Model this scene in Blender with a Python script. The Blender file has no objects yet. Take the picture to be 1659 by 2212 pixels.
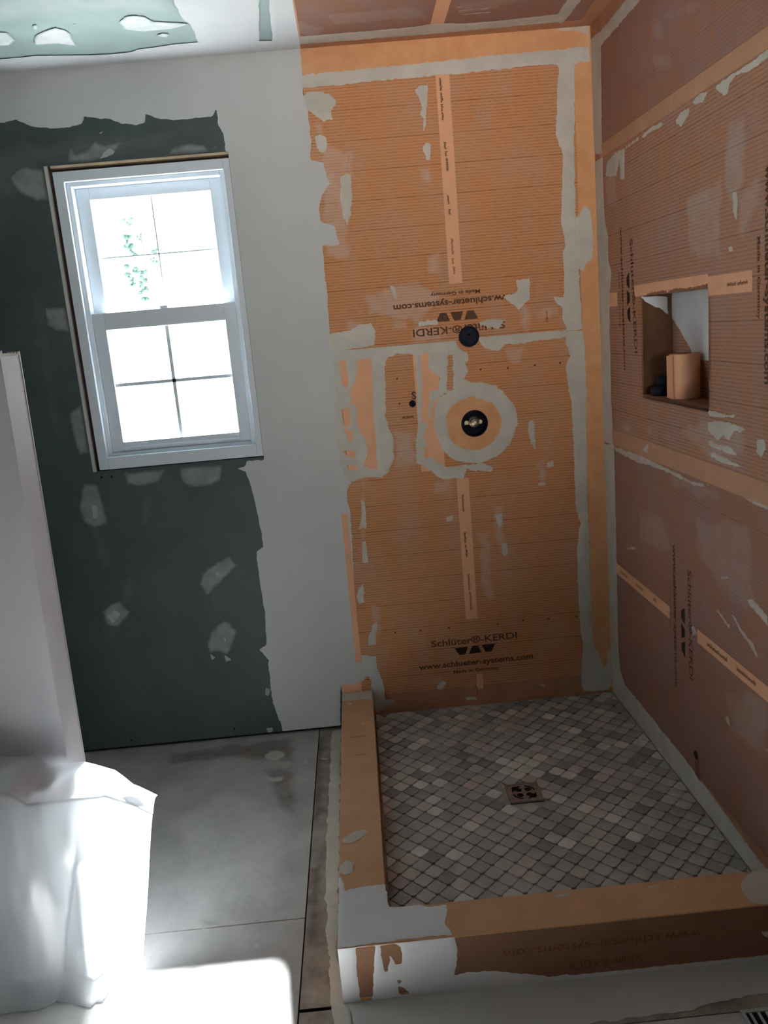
import bpy, math, random
import numpy as np
from mathutils import Vector, Matrix

random.seed(4)
SC = bpy.context.scene
COL = SC.collection

# ------------------------------------------------------------------ camera
FPX = 1800.0
CAMPOS = np.array([-.9073, -3.0256, 1.5142])


def rot(r, p, y):
    cz, sz = math.cos(y), math.sin(y)
    cx, sx = math.cos(p), math.sin(p)
    cy, sy = math.cos(r), math.sin(r)
    Rz = np.array([[cz, -sz, 0], [sz, cz, 0], [0, 0, 1]])
    Rx = np.array([[1, 0, 0], [0, cx, -sx], [0, sx, cx]])
    Ry = np.array([[cy, 0, sy], [0, 1, 0], [-sy, 0, cy]])
    return Rz @ Rx @ Ry


CR = rot(.0869, -.2155, -.0227)
cd = bpy.data.cameras.new('camera')
cd.sensor_fit = 'VERTICAL'
cd.sensor_height = 36.0
cd.lens = FPX / 2212 * 36.0
cd.clip_start = .02
cam = bpy.data.objects.new('camera', cd)
COL.objects.link(cam)
cam.matrix_world = Matrix(((CR[0, 0], CR[0, 2], -CR[0, 1], CAMPOS[0]),
                           (CR[1, 0], CR[1, 2], -CR[1, 1], CAMPOS[1]),
                           (CR[2, 0], CR[2, 2], -CR[2, 1], CAMPOS[2]),
                           (0, 0, 0, 1)))
SC.camera = cam

# ------------------------------------------------------------------ light and exposure
SC.view_settings.view_transform = 'Standard'
SC.view_settings.look = 'None'
SC.view_settings.exposure = 0.0
SC.view_settings.gamma = 1.0
SC.view_settings.use_curve_mapping = False
SKY_STRENGTH = 6.0
SUN_STRENGTH = 190.0
FILL_LIGHT = 5.5
w = bpy.data.worlds.new('sky')
SC.world = w
w.use_nodes = True
wn = w.node_tree.nodes
bg = wn['Background']
bg.inputs['Color'].default_value = (.76, .89, 1.0, 1)
bg.inputs['Strength'].default_value = SKY_STRENGTH


def light(name, kind, loc, direction, **kw):
    ld = bpy.data.lights.new(name, kind)
    for k, v in kw.items():
        setattr(ld, k, v)
    o = bpy.data.objects.new(name, ld)
    COL.objects.link(o)
    o.location = loc
    o.rotation_euler = Vector(direction).to_track_quat('-Z', 'Y').to_euler()
    return o


light('sun', 'SUN', (-2, 4, 5), (.085, -1, -.93), energy=SUN_STRENGTH, angle=math.radians(2.6), color=(1, .99, .98))
# added fill light behind the camera, aimed up at the shower's top
light('fill_light', 'AREA', (-.40, -4.1, 1.55), (-.02, 1, .24), energy=FILL_LIGHT, shape='RECTANGLE', size=.4, size_y=.3,
      color=(1, .96, .91), spread=math.radians(50))
p = light('window_portal', 'AREA', (-1.56, .16, 1.61), (0, -1, 0), energy=1, shape='RECTANGLE', size=.62, size_y=1.05)
p.data.cycles.is_portal = True
SC.cycles.max_bounces = 10
SC.cycles.diffuse_bounces = 7
SC.cycles.transparent_max_bounces = 16
SC.cycles.caustics_reflective = False
SC.cycles.caustics_refractive = False
SC.cycles.sample_clamp_indirect = 0.0
SC.cycles.use_denoising = True

H = 2.44          # ceiling height
XL = -.985        # where the green board stops and the shower backer board starts
ZS = .0475        # shower floor height


# ------------------------------------------------------------------ planes of the room
class Plane:
    """origin O, in-plane axes U and V, normal N into the room"""
    def __init__(s, O, U, V, N):
        s.O, s.U, s.V, s.N = [np.array(a, float) for a in (O, U, V, N)]
        s.M = np.linalg.inv(np.column_stack([s.U, s.V, s.N]))

    def to3(s, u, v, n=0.):
        return s.O + s.U * u + s.V * v + s.N * n

    def trace(s, px, py):
        """plane coordinates of the point seen at a pixel of the survey photograph"""
        d = CR @ np.array([(px - 829.5) / FPX, 1, -(py - 1106) / FPX])
        o = s.M @ (CAMPOS - s.O)
        q = s.M @ d
        k = -o[2] / q[2]
        return (o[0] + k * q[0], o[1] + k * q[1])


BW = Plane((0, 0, 0), (1, 0, 0), (0, 0, 1), (0, -1, 0))
RW = Plane((0, 0, 0), (.016, -1, 0), (-.005, 0, 1), (-1, -.016, -.005))
CE = Plane((0, 0, H), (1, 0, 0), (0, -1, 0), (0, 0, -1))
FL = Plane((0, 0, 0), (1, 0, 0), (0, -1, 0), (0, 0, 1))
SF = Plane((0, 0, ZS), (1, 0, 0), (0, -1, 0), (0, 0, 1))
ZC = .147
CT = Plane((0, 0, ZC), (1, 0, 0), (0, -1, 0), (0, 0, 1))
CFR = Plane((0, -1.375, 0), (1, 0, 0), (0, 0, 1), (0, -1, 0))
NB = Plane((.1, 0, 0), (.016, -1, 0), (-.005, 0, 1), (-1, -.016, -.005))     # niche back

# ------------------------------------------------------------------ materials
MATS = {}


def mat(name, color, rough=.7, spec=.3, vary=.12, scale=6., bump=0., bscale=80., metal=0., detail=3., color2=None):
    if name in MATS:
        return MATS[name]
    m = bpy.data.materials.new(name)
    m.use_nodes = True
    nt = m.node_tree
    N, L = nt.nodes, nt.links
    b = N['Principled BSDF']
    b.inputs['Roughness'].default_value = rough
    b.inputs['Specular IOR Level'].default_value = spec
    b.inputs['Metallic'].default_value = metal
    tc = N.new('ShaderNodeTexCoord')
    nz = N.new('ShaderNodeTexNoise')
    nz.inputs['Scale'].default_value = scale
    nz.inputs['Detail'].default_value = detail
    nz.inputs['Roughness'].default_value = .6
    L.new(tc.outputs['Object'], nz.inputs['Vector'])
    mx = N.new('ShaderNodeMix')
    mx.data_type = 'RGBA'
    c2 = color2 or tuple(c * (1 - vary) for c in color)
    c1 = color if color2 else tuple(min(1, c * (1 + vary)) for c in color)
    mx.inputs['A'].default_value = (*c1, 1)
    mx.inputs['B'].default_value = (*c2, 1)
    rmp = N.new('ShaderNodeMapRange')
    rmp.inputs['From Min'].default_value = .35
    rmp.inputs['From Max'].default_value = .65
    L.new(nz.outputs['Fac'], rmp.inputs['Value'])
    L.new(rmp.outputs['Result'], mx.inputs['Factor'])
    L.new(mx.outputs['Result'], b.inputs['Base Color'])
    if bump:
        n2 = N.new('ShaderNodeTexNoise')
        n2.inputs['Scale'].default_value = bscale
        n2.inputs['Detail'].default_value = 4
        L.new(tc.outputs['Object'], n2.inputs['Vector'])
        bp = N.new('ShaderNodeBump')
        bp.inputs['Strength'].default_value = bump
        bp.inputs['Distance'].default_value = .01
        L.new(n2.outputs['Fac'], bp.inputs['Height'])
        L.new(bp.outputs['Normal'], b.inputs['Normal'])
    MATS[name] = m
    return m


def feather(base, name, coat, amount=.6, edge=.02):
    """thin skim on a board: the board's own finish with a coat whose cover thins out to nothing at the rim"""
    m = base.copy()
    m.name = name
    nt = m.node_tree
    N, L = nt.nodes, nt.links
    b = N['Principled BSDF']
    src = b.inputs['Base Color'].links[0].from_socket
    at = N.new('ShaderNodeAttribute')
    at.attribute_name = 'cover'
    r = N.new('ShaderNodeMapRange')
    r.inputs['From Min'].default_value = 0
    r.inputs['From Max'].default_value = edge
    r.inputs['To Max'].default_value = amount
    L.new(at.outputs['Fac'], r.inputs['Value'])
    tc = N.new('ShaderNodeTexCoord')
    nz = N.new('ShaderNodeTexNoise')
    nz.inputs['Scale'].default_value = 22
    nz.inputs['Detail'].default_value = 5
    L.new(tc.outputs['Object'], nz.inputs['Vector'])
    r2 = N.new('ShaderNodeMapRange')
    r2.inputs['From Min'].default_value = .3
    r2.inputs['From Max'].default_value = .62
    r2.inputs['To Min'].default_value = .6
    L.new(nz.outputs['Fac'], r2.inputs['Value'])
    mu = N.new('ShaderNodeMath')
    mu.operation = 'MULTIPLY'
    L.new(r.outputs['Result'], mu.inputs[0])
    L.new(r2.outputs['Result'], mu.inputs[1])
    mx = N.new('ShaderNodeMix')
    mx.data_type = 'RGBA'
    L.new(mu.outputs['Value'], mx.inputs['Factor'])
    L.new(src, mx.inputs['A'])
    mx.inputs['B'].default_value = (*coat, 1)
    L.new(mx.outputs['Result'], b.inputs['Base Color'])
    MATS[name] = m
    return m


def ruled_membrane(name, color, line_color, strength=.75, period=.00975):
    """orange fleece printed with fine horizontal ruling, every tenth line stronger; UV map holds metres"""
    m = bpy.data.materials.new(name)
    m.use_nodes = True
    nt = m.node_tree
    N, L = nt.nodes, nt.links
    b = N['Principled BSDF']
    b.inputs['Roughness'].default_value = .75
    b.inputs['Specular IOR Level'].default_value = .25
    uv = N.new('ShaderNodeUVMap')
    uv.uv_map = 'UVMap'
    sp = N.new('ShaderNodeSeparateXYZ')
    L.new(uv.outputs['UV'], sp.inputs[0])

    def math_(op, a, bb, c=None):
        n = N.new('ShaderNodeMath')
        n.operation = op
        for i, x in enumerate((a, bb, c)):
            if x is None:
                continue
            if isinstance(x, (int, float)):
                n.inputs[i].default_value = x
            else:
                L.new(x, n.inputs[i])
        return n.outputs[0]

    def rng(v, f0, f1, t0=0., t1=1.):
        n = N.new('ShaderNodeMapRange')
        n.inputs['From Min'].default_value = f0
        n.inputs['From Max'].default_value = f1
        n.inputs['To Min'].default_value = t0
        n.inputs['To Max'].default_value = t1
        L.new(v, n.inputs['Value'])
        return n.outputs['Result']

    def noise(scale, detail=3, stretch=None):
        n = N.new('ShaderNodeTexNoise')
        n.inputs['Scale'].default_value = scale
        n.inputs['Detail'].default_value = detail
        if stretch:
            mp = N.new('ShaderNodeMapping')
            mp.inputs['Scale'].default_value = stretch
            L.new(uv.outputs['UV'], mp.inputs['Vector'])
            L.new(mp.outputs['Vector'], n.inputs['Vector'])
        else:
            L.new(uv.outputs['UV'], n.inputs['Vector'])
        return n.outputs['Fac']

    v = math_('ADD', sp.outputs[1], math_('MULTIPLY', noise(9, 2), .0016))
    d = math_('PINGPONG', v, period / 2)                 # 0 on a line
    line = rng(d, .0008, .0021, 1, 0)
    d10 = math_('PINGPONG', v, period * 5)
    line10 = rng(d10, .0011, .0024, 1, 0)
    brk = rng(noise(1, 2, (60, 160, 1)), .35, .62, .35, 1)
    fade = rng(noise(2.2, 2), .35, .65, .6, 1)
    l1 = math_('MULTIPLY', math_('MULTIPLY', line, brk), fade)
    l2 = math_('MAXIMUM', math_('MULTIPLY', l1, strength), math_('MULTIPLY', math_('MULTIPLY', line10, rng(noise(1, 3, (14, 60, 1)), .3, .6, .45, 1)), strength * 1.1))
    hx = math_('PINGPONG', sp.outputs[0], period / 2)
    vert = math_('MULTIPLY', rng(hx, .0006, .002, 1, 0), strength * .16)
    lf = math_('MINIMUM', math_('MAXIMUM', l2, vert), 1.)
    base = N.new('ShaderNodeMix')
    base.data_type = 'RGBA'
    base.inputs['A'].default_value = (*color, 1)
    base.inputs['B'].default_value = (color[0] * .93, color[1] * 1.12, color[2] * 1.5, 1)
    L.new(rng(noise(7, 5, (1.6, .8, 1)), .42, .68), base.inputs['Factor'])
    mx = N.new('ShaderNodeMix')
    mx.data_type = 'RGBA'
    L.new(lf, mx.inputs['Factor'])
    L.new(base.outputs['Result'], mx.inputs['A'])
    mx.inputs['B'].default_value = (*line_color, 1)
    L.new(mx.outputs['Result'], b.inputs['Base Color'])
    MATS[name] = m
    return m


M_GREEN = mat('green_moisture_board', (.062, .082, .083), .55, .35, .12, 3.5)
M_GREENC = mat('green_board_lit', (.34, .43, .415), .6, .3, .10, 4)  # lighter copy of the green board; the ceiling's brightness is in the colour
M_MUD = mat('joint_compound', (.53, .54, .535), .8, .2, .05, 2.5, bump=.12, bscale=18)
M_MUDW = mat('joint_compound_white', (.68, .685, .70), .8, .2, .05, 3, bump=.1, bscale=18)
M_THIN = mat('thinset', (.55, .52, .46), .85, .2, .08, 9, bump=.25, bscale=40)
M_ORG = ruled_membrane('ruled_orange_membrane', (.60, .270, .118), (.20, .075, .03), .68)
M_ORG2 = ruled_membrane('ruled_membrane_faint_shaded', (.35, .172, .112), (.16, .065, .04), .4)  # darker copy of the membrane, faint ruling; these boards' shade is in the colour
M_ORGR = ruled_membrane('ruled_shaded_membrane', (.44, .222, .132), (.15, .062, .033), .68)  # same membrane, right wall's shade put into a darker colour
M_BANDR = mat('shaded_plain_band', (.50, .275, .165), .75, .25, .06, 14)  # plain band darkened in colour for the shaded right wall
M_BAND = mat('plain_orange_band', (.70, .37, .18), .75, .25, .06, 14, color2=(.64, .31, .14))
M_BANDP = mat('plain_orange_strip', (.76, .40, .235), .75, .25, .05, 14)
M_BANDD = mat('dark_orange_band', (.44, .22, .13), .8, .2, .10, 12)  # darker orange than the plain band
M_INK = mat('printed_ink', (.13, .065, .04), .8, .1, .2, 120)
M_INKL = mat('printed_ink_faded', (.30, .13, .07), .8, .1, .2, 120)
M_INKC = mat('printed_ink_worn', (.22, .10, .05), .8, .1, .2, 60)
M_INKB = mat('printed_black', (.045, .03, .025), .8, .1, .2, 60)
M_WHITE = mat('primed_drywall', (.58, .57, .60), .75, .25, .04, 3)
M_PAPER = mat('board_edge_paper', (.50, .49, .46), .8, .2, .1, 12)
M_VINYL = mat('white_vinyl', (.62, .67, .72), .35, .5, .02, 3)
M_WOOD = mat('framing_wood', (.33, .22, .13), .8, .2, .25, 9)
M_WOODL = mat('pale_framing_wood', (.62, .48, .33), .8, .2, .2, 9)
M_GAP = mat('dark_gap_framing', (.06, .035, .03), .9, .1, .3, 20)  # framing wood, with the window gap's shade put into its colour
M_DARK = mat('dark_cavity', (.02, .018, .016), .9, .1, .2, 9)
M_SUB = mat('subfloor_board', (.42, .41, .405), .85, .2, .14, 5, bump=.15, bscale=60, detail=6)
M_SUBT = mat('stained_subfloor', (.31, .265, .235), .85, .2, .3, 12, bump=.2, bscale=50, detail=6)
M_GROUT = mat('bare_tile_joint', (.38, .36, .34), .9, .15, .15, 20)
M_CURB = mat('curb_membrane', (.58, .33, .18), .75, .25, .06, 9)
M_CURBF = mat('curb_front_shaded', (.28, .148, .09), .8, .2, .06, 9)  # curb membrane with the front side's shade painted in
M_STEEL = mat('drain_steel', (.30, .27, .25), .4, .5, .15, 40, metal=.7)
M_BRASS = mat('valve_brass', (.45, .38, .25), .35, .5, .2, 60, metal=.8)
M_BLK = mat('black_plastic', (.010, .013, .025), .6, .12, .2, 40)
M_OUT = mat('gravel_ground', (.45, .46, .44), .9, .1, .2, 2)
M_BARK = mat('tree_bark', (.16, .13, .1), .9, .1, .2, 20)
M_LEAF = mat('tree_leaf', (.055, .092, .078), .7, .2, .2, 3)
M_PINK = mat('pink_carton', (.50, .33, .33), .8, .2, .1, 9)
M_CASE = mat('dark_tool_case', (.48, .50, .53), .5, .4, .1, 9)

WHT, THN, HZ = (.66, .66, .68), (.55, .52, .47), (.60, .50, .45)
M_SKIM = feather(M_GREEN, 'skim_on_green_board', WHT, .30, .012)
M_DAB = mat('compound_dab', (.36, .38, .40), .8, .2, .08, 30)
M_SKIMX = feather(M_GREEN, 'haze_on_green_board', WHT, .07, .05)
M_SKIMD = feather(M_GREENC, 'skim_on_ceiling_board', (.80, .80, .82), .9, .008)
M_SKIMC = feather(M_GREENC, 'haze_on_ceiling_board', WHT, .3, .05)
M_SKIMF = feather(M_SUB, 'dust_on_subfloor', (.62, .62, .62), .35, .05)
M_DRIP = feather(M_SUB, 'drip_on_subfloor', (.62, .61, .59), .7, .010)
M_STAIN = feather(M_SUB, 'stain_on_subfloor', (.13, .10, .085), .65, .03)
M_STAINT = feather(M_SUBT, 'stain_on_stained_subfloor', (.12, .09, .075), .7, .02)
M_TSKIM = feather(M_ORG, 'thinset_skim', THN, .85, .005)
M_TFAINT = feather(M_ORG, 'thinset_haze', HZ, .38, .015)
M_TSKIM2 = feather(M_ORG2, 'thinset_skim_faint_ruling', (.56, .53, .48), .9, .004)
M_TFAINT2 = feather(M_ORG2, 'thinset_haze_faint_ruling', (.44, .34, .30), .38, .02)
M_WSTAIN = feather(M_ORG2, 'rust_run', (.10, .045, .025), .7, .006)
M_WSTAINU = feather(M_ORG, 'rust_run_ruled', (.10, .06, .025), .6, .006)
M_TSKIMR = feather(M_ORGR, 'thinset_skim_shaded', THN, .85, .005)  # skim over the shade-darkened membrane copy
M_TFAINTR = feather(M_ORGR, 'thinset_haze_shaded', (.50, .42, .38), .38, .02)
M_BSKIM = feather(M_BAND, 'thinset_on_band', THN, .9, .005)


# ------------------------------------------------------------------ mesh helpers
def link(name, me, m, parent=None, smooth=False):
    if m is not None:
        me.materials.append(m)
    o = bpy.data.objects.new(name, me)
    COL.objects.link(o)
    if parent is not None:
        o.parent = parent
    if smooth:
        me.polygons.foreach_set('use_smooth', [True] * len(me.polygons))
    return o


def tag(o, label=None, cat=None, group=None, kind=None):
    if label:
        o['label'] = label
    if cat:
        o['category'] = cat
    if group:
        o['group'] = group
    if kind:
        o['kind'] = kind
    return o


def empty(name, loc, label, cat, group=None):
    o = bpy.data.objects.new(name, None)
    COL.objects.link(o)
    o.location = loc
    o.empty_display_size = .05
    return tag(o, label, cat, group)


class MB:
    def __init__(s):
        s.v, s.f = [], []

    def add(s, vs, fs):
        k = len(s.v)
        s.v += [tuple(map(float, q)) for q in vs]
        s.f += [tuple(i + k for i in f) for f in fs]
        return s

    def box(s, x0, x1, y0, y1, z0, z1):
        vs = [(x, y, z) for x in (x0, x1) for y in (y0, y1) for z in (z0, z1)]
        return s.add(vs, [(0, 1, 3, 2), (4, 6, 7, 5), (0, 4, 5, 1), (2, 3, 7, 6), (0, 2, 6, 4), (1, 5, 7, 3)])

    def pbox(s, P, u0, u1, v0, v1, n0, n1):
        vs = [P.to3(u, v, n) for u in (u0, u1) for v in (v0, v1) for n in (n0, n1)]
        return s.add(vs, [(0, 1, 3, 2), (4, 6, 7, 5), (0, 4, 5, 1), (2, 3, 7, 6), (0, 2, 6, 4), (1, 5, 7, 3)])

    def prism(s, P, poly, n0, n1):
        k = len(poly)
        vs = [P.to3(u, v, n0) for u, v in poly] + [P.to3(u, v, n1) for u, v in poly]
        fs = [tuple(range(k, 2 * k)), tuple(reversed(range(k)))]
        fs += [(i, (i + 1) % k, (i + 1) % k + k, i + k) for i in range(k)]
        return s.add(vs, fs)

    def lathe(s, c, axis, prof, seg=40, squash=None):
        """prof: (radius, offset along axis) from centre c"""
        a = Vector(axis).normalized()
        b = a.orthogonal().normalized()
        d = a.cross(b)
        vs, fs = [], []
        for r, h in prof:
            for i in range(seg):
                t = 2 * math.pi * i / seg
                vs.append(tuple(Vector(c) + a * h + (b * math.cos(t) + d * math.sin(t)) * r))
        for j in range(len(prof) - 1):
            for i in range(seg):
                k = (i + 1) % seg
                fs.append((j * seg + i, j * seg + k, (j + 1) * seg + k, (j + 1) * seg + i))
        return s.add(vs, fs)

    def build(s, name, m, parent=None, bevel=0., uvplane=None, smooth=False):
        me = bpy.data.meshes.new(name)
        loc = Vector((0, 0, 0))
        if parent is not None:
            loc = Vector(parent.matrix_basis.translation)
            q = parent.parent
            while q is not None:
                loc += q.matrix_basis.translation
                q = q.parent
        vs = [tuple(Vector(v) - loc) for v in s.v]
        me.from_pydata(vs, [], s.f)
        me.validate()
        if uvplane is not None:
            uvl = me.uv_layers.new(name='UVMap')
            P = uvplane
            for lp in me.loops:
                c = P.M @ (np.array(s.v[lp.vertex_index]) - P.O)
                uvl.data[lp.index].uv = (c[0], c[1])
        o = link(name, me, m, parent, smooth)
        if bevel:
            bv = o.modifiers.new('bevel', 'BEVEL')
            bv.width = bevel
            bv.segments = 2
            bv.limit_method = 'ANGLE'
        return o


def lattice(ix, iy, seed):
    h = (ix.astype(np.int64) * 374761393 + iy.astype(np.int64) * 668265263 + seed * 1442695041) & 0x7fffffff
    h = ((h ^ (h >> 13)) * 1274126177) & 0x7fffffff
    return ((h ^ (h >> 16)) & 0xffff) / 65535.0


def vnoise(x, y, seed):
    ix, iy = np.floor(x), np.floor(y)
    fx, fy = x - ix, y - iy
    fx, fy = fx * fx * (3 - 2 * fx), fy * fy * (3 - 2 * fy)
    a, b = lattice(ix, iy, seed), lattice(ix + 1, iy, seed)
    c, d = lattice(ix, iy + 1, seed), lattice(ix + 1, iy + 1, seed)
    return (a * (1 - fx) + b * fx) * (1 - fy) + (c * (1 - fx) + d * fx) * fy - .5


def fbm(x, y, seed):
    return vnoise(x, y, seed) + .5 * vnoise(x * 2.1, y * 2.1, seed + 7) + .28 * vnoise(x * 4.3, y * 4.3, seed + 13)


def sdf(poly, X, Y):
    """signed distance, positive inside"""
    q = np.array(poly, float)
    D = np.full(X.shape, 1e9)
    ins = np.zeros(X.shape, bool)
    for i in range(len(q)):
        a, b = q[i], q[(i + 1) % len(q)]
        ex, ey = b - a
        t = np.clip(((X - a[0]) * ex + (Y - a[1]) * ey) / (ex * ex + ey * ey + 1e-12), 0, 1)
        D = np.minimum(D, np.hypot(X - a[0] - t * ex, Y - a[1] - t * ey))
        cond = (a[1] > Y) != (b[1] > Y)
        with np.errstate(divide='ignore', invalid='ignore'):
            xi = ex * (Y - a[1]) / (ey if ey != 0 else 1e-12) + a[0]
        ins ^= cond & (X < xi)
    return np.where(ins, D, -D)


SEED = [11]


def layer(name, P, polys, m, parent, th=.0012, lift=.0006, cell=.004, jag=.004, jfreq=90., holes=(), raw=False, clip=None,
          label=None, cut=None):
    """a thin coat with ragged edges on plane P; polys traced in survey pixels (raw: metres on the plane)"""
    SEED[0] += 1
    lift += (SEED[0] % 11) * .00003
    pm = [[(a if raw else P.trace(*a)) for a in poly] for poly in polys]
    al = np.array([q for poly in pm for q in poly])
    mg = jag + cell
    u0, v0 = al.min(0) - mg
    u1, v1 = al.max(0) + mg
    if clip:
        u0, u1, v0, v1 = max(u0, clip[0]), min(u1, clip[1]), max(v0, clip[2]), min(v1, clip[3])
    nu, nv = max(2, int(math.ceil((u1 - u0) / cell)) + 1), max(2, int(math.ceil((v1 - v0) / cell)) + 1)
    us, vs_ = np.linspace(u0, u1, nu), np.linspace(v0, v1, nv)
    U, V = np.meshgrid(us, vs_, indexing='ij')
    S = np.full(U.shape, -1e9)
    for poly in pm:
        S = np.maximum(S, sdf(poly, U, V))
    S = S + jag * 1.3 * fbm(U * jfreq, V * jfreq, SEED[0])
    for hp in holes:
        q = [(a if raw else P.trace(*a)) for a in hp[0]]
        S = np.minimum(S, -sdf(q, U, V) + hp[1] * 1.3 * fbm(U * jfreq, V * jfreq, SEED[0] + 50))
    if cut:
        S = np.minimum(S, -sdf([(cut[0], cut[2]), (cut[1], cut[2]), (cut[1], cut[3]), (cut[0], cut[3])], U, V))
    pos = S > 0
    verts, cov, faces, vid = [], [], [], {}

    def hgt(s):
        return lift + th * min(1., max(0., s) / .010)

    def gv(i, j):
        k = (i, j)
        if k not in vid:
            vid[k] = len(verts)
            s = S[i, j]
            verts.append((us[i], vs_[j], hgt(s)))
            cov.append(max(0., s))
        return vid[k]

    def ev(a, b):
        k = (a, b) if a < b else (b, a)
        if k not in vid:
            sa, sb = S[a], S[b]
            t = sa / (sa - sb)
            vid[k] = len(verts)
            verts.append((us[a[0]] + t * (us[b[0]] - us[a[0]]), vs_[a[1]] + t * (vs_[b[1]] - vs_[a[1]]), lift))
            cov.append(0.)
        return vid[k]

    cnt = pos[:-1, :-1].astype(int) + pos[1:, :-1] + pos[1:, 1:] + pos[:-1, 1:]
    for i, j in zip(*np.nonzero(cnt)):
        cs = ((i, j), (i + 1, j), (i + 1, j + 1), (i, j + 1))
        if cnt[i, j] == 4:
            faces.append([gv(*c) for c in cs])
            continue
        f = []
        for k in range(4):
            a, b = cs[k], cs[(k + 1) % 4]
            if pos[a]:
                f.append(gv(*a))
            if pos[a] != pos[b]:
                f.append(ev(a, b))
        if len(f) > 2:
            faces.append(f)
    if not faces:
        return None
    A = np.array(verts)
    W3 = P.O + np.outer(A[:, 0], P.U) + np.outer(A[:, 1], P.V) + np.outer(A[:, 2], P.N)
    me = bpy.data.meshes.new(name)
    # keep normals pointing into the room
    if np.dot(np.cross(P.U, P.V), P.N) < 0:
        faces = [f[::-1] for f in faces]
    me.from_pydata(W3.tolist(), [], faces)
    at = me.attributes.new('cover', 'FLOAT', 'POINT')
    at.data.foreach_set('value', np.array(cov, dtype=np.float32))
    uvl = me.uv_layers.new(name='UVMap')
    li = np.zeros(len(me.loops), dtype=np.int32)
    me.loops.foreach_get('vertex_index', li)
    uvl.data.foreach_set('uv', A[li][:, :2].astype(np.float32).ravel())
    o = link(name, me, m, parent, True)
    if label:
        o['label'] = label
    return o


def many(name, P, polys, m, parent, **kw):
    for poly in polys:
        layer(name, P, [poly], m, parent, **kw)


def circ(cx, cy, r, n=40, wob=0.):
    return [(cx + r * (1 + wob * math.sin(3 * a + 1)) * math.cos(a), cy + r * (1 + wob * math.cos(2 * a)) * math.sin(a))
            for a in [2 * math.pi * i / n for i in range(n)]]


def text(body, P, m, parent, p0, p1, height, bold=.0, lift=.0009, name='printed_text'):
    """flat print on plane P running from plane point p0 (baseline start) to p1 (baseline end)"""
    cu = bpy.data.curves.new('txt', 'FONT')
    cu.body = body
    cu.size = 1
    cu.offset = bold
    cu.resolution_u = 3
    to = bpy.data.objects.new('txt', cu)
    me = bpy.data.meshes.new_from_object(to)
    n = len(me.vertices)
    co = np.zeros(n * 3)
    me.vertices.foreach_get('co', co)
    co = co.reshape(-1, 3)
    x0, x1 = co[:, 0].min(), co[:, 0].max()
    dx, dy = p1[0] - p0[0], p1[1] - p0[1]
    ln = math.hypot(dx, dy)
    ex, ey = dx / ln, dy / ln
    # the reader's up: baseline turned a quarter turn to the left as seen from the room
    s = 1 if np.dot(np.cross(P.U, P.V), P.N) > 0 else -1
    X = (co[:, 0] - x0) / (x1 - x0) * ln
    Y = co[:, 1] / .7 * height
    u = p0[0] + ex * X - s * ey * Y
    v = p0[1] + ey * X + s * ex * Y
    W3 = P.O + np.outer(u, P.U) + np.outer(v, P.V) + np.outer(np.full(n, lift), P.N)
    me.vertices.foreach_set('co', W3.ravel())
    me.materials.clear()
    me.update()
    bpy.data.objects.remove(to)
    bpy.data.curves.remove(cu)
    return link(name, me, m, parent)


def quadstrip(name, P, quads, m, parent, lift=.0010):
    mb = MB()
    for q in quads:
        mb.add([P.to3(u, v, lift) for u, v in q], [tuple(range(len(q)))])
    return mb.build(name, m, parent)


def logo(P, c, dirv, wd, ht, m, parent):
    """three trapezoids side by side: down, up, down"""
    ex = np.array(dirv, float)
    ex /= np.linalg.norm(ex)
    s = 1 if np.dot(np.cross(P.U, P.V), P.N) > 0 else -1
    ey = np.array([-ex[1], ex[0]]) * s
    sh = [[(-.5, .5), (-.17, .5), (-.25, -.5), (-.40, -.5)],
          [(-.075, .5), (.075, .5), (.155, -.5), (-.155, -.5)],
          [(.17, .5), (.5, .5), (.40, -.5), (.25, -.5)]]
    return quadstrip('printed_logo', P, [[tuple(np.array(c) + ex * a * wd + ey * b * ht) for a, b in q] for q in sh], m, parent)


def ticks(P, segs, m, parent, wd=.010, along=(0, -1)):
    """tiny illegible print: one stretch of narrow joined strokes per word group"""
    ex = np.array(along, float)
    ey = np.array([-ex[1], ex[0]])
    for u, v, ln in segs:
        rs = random.Random(int(1000 * (u + v * 3)) & 0xffff)
        quads = []
        d = 0.
        while d < ln:
            st = rs.uniform(.0014, .003)
            h = wd * rs.choice((.7, .7, 1.))
            o = rs.choice((0, 0, wd * .15))
            a = np.array((u, v)) + ex * d
            quads.append([tuple(a + ey * (-wd / 2 + o)), tuple(a + ey * (-wd / 2 + o + h)),
                          tuple(a + ex * st + ey * (-wd / 2 + o + h)), tuple(a + ex * st + ey * (-wd / 2 + o))])
            d += st + rs.uniform(.0008, .0018)
        a, b_ = np.array((u, v)), np.array((u, v)) + ex * d
        k = ey * wd * .06
        quads.append([tuple(a - k), tuple(a + k), tuple(b_ + k), tuple(b_ - k)])
        quadstrip('fine_print', P, quads, m, parent)


# ------------------------------------------------------------------ room shell
WX0, WX1, WZ0, WZ1 = -1.877, -1.258, 1.098, 2.142       # opening in the board
XW, YF = -3.25, -4.6
wall_back = MB()
for b in ((XW, WX0, .013, H), (WX1, XL, .013, H), (WX0, WX1, .013, WZ0), (WX0, WX1, WZ1, H)):
    wall_back.box(b[0], b[1], 0, .0125, b[2], b[3])
wall_back = wall_back.build('wall_back', M_GREEN)
tag(wall_back, 'dark green moisture board back wall with joint compound around the window', kind='structure')
fr = MB()
fr.box(XW, WX0 - .0, .0135, .16, 0, H).box(WX1, .05, .07, .16, 0, H).box(WX0, WX1, .0135, .16, 0, WZ0 - .0).box(WX0, WX1, .0135, .16, WZ1, H)
fr.box(WX1, XL, .0135, .07, 0, H)
fr.build('wall_framing', M_DARK, wall_back)
edge = MB()
edge.box(WX0, WX0 + .011, -.0012, .0125, WZ0, WZ1)
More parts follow.
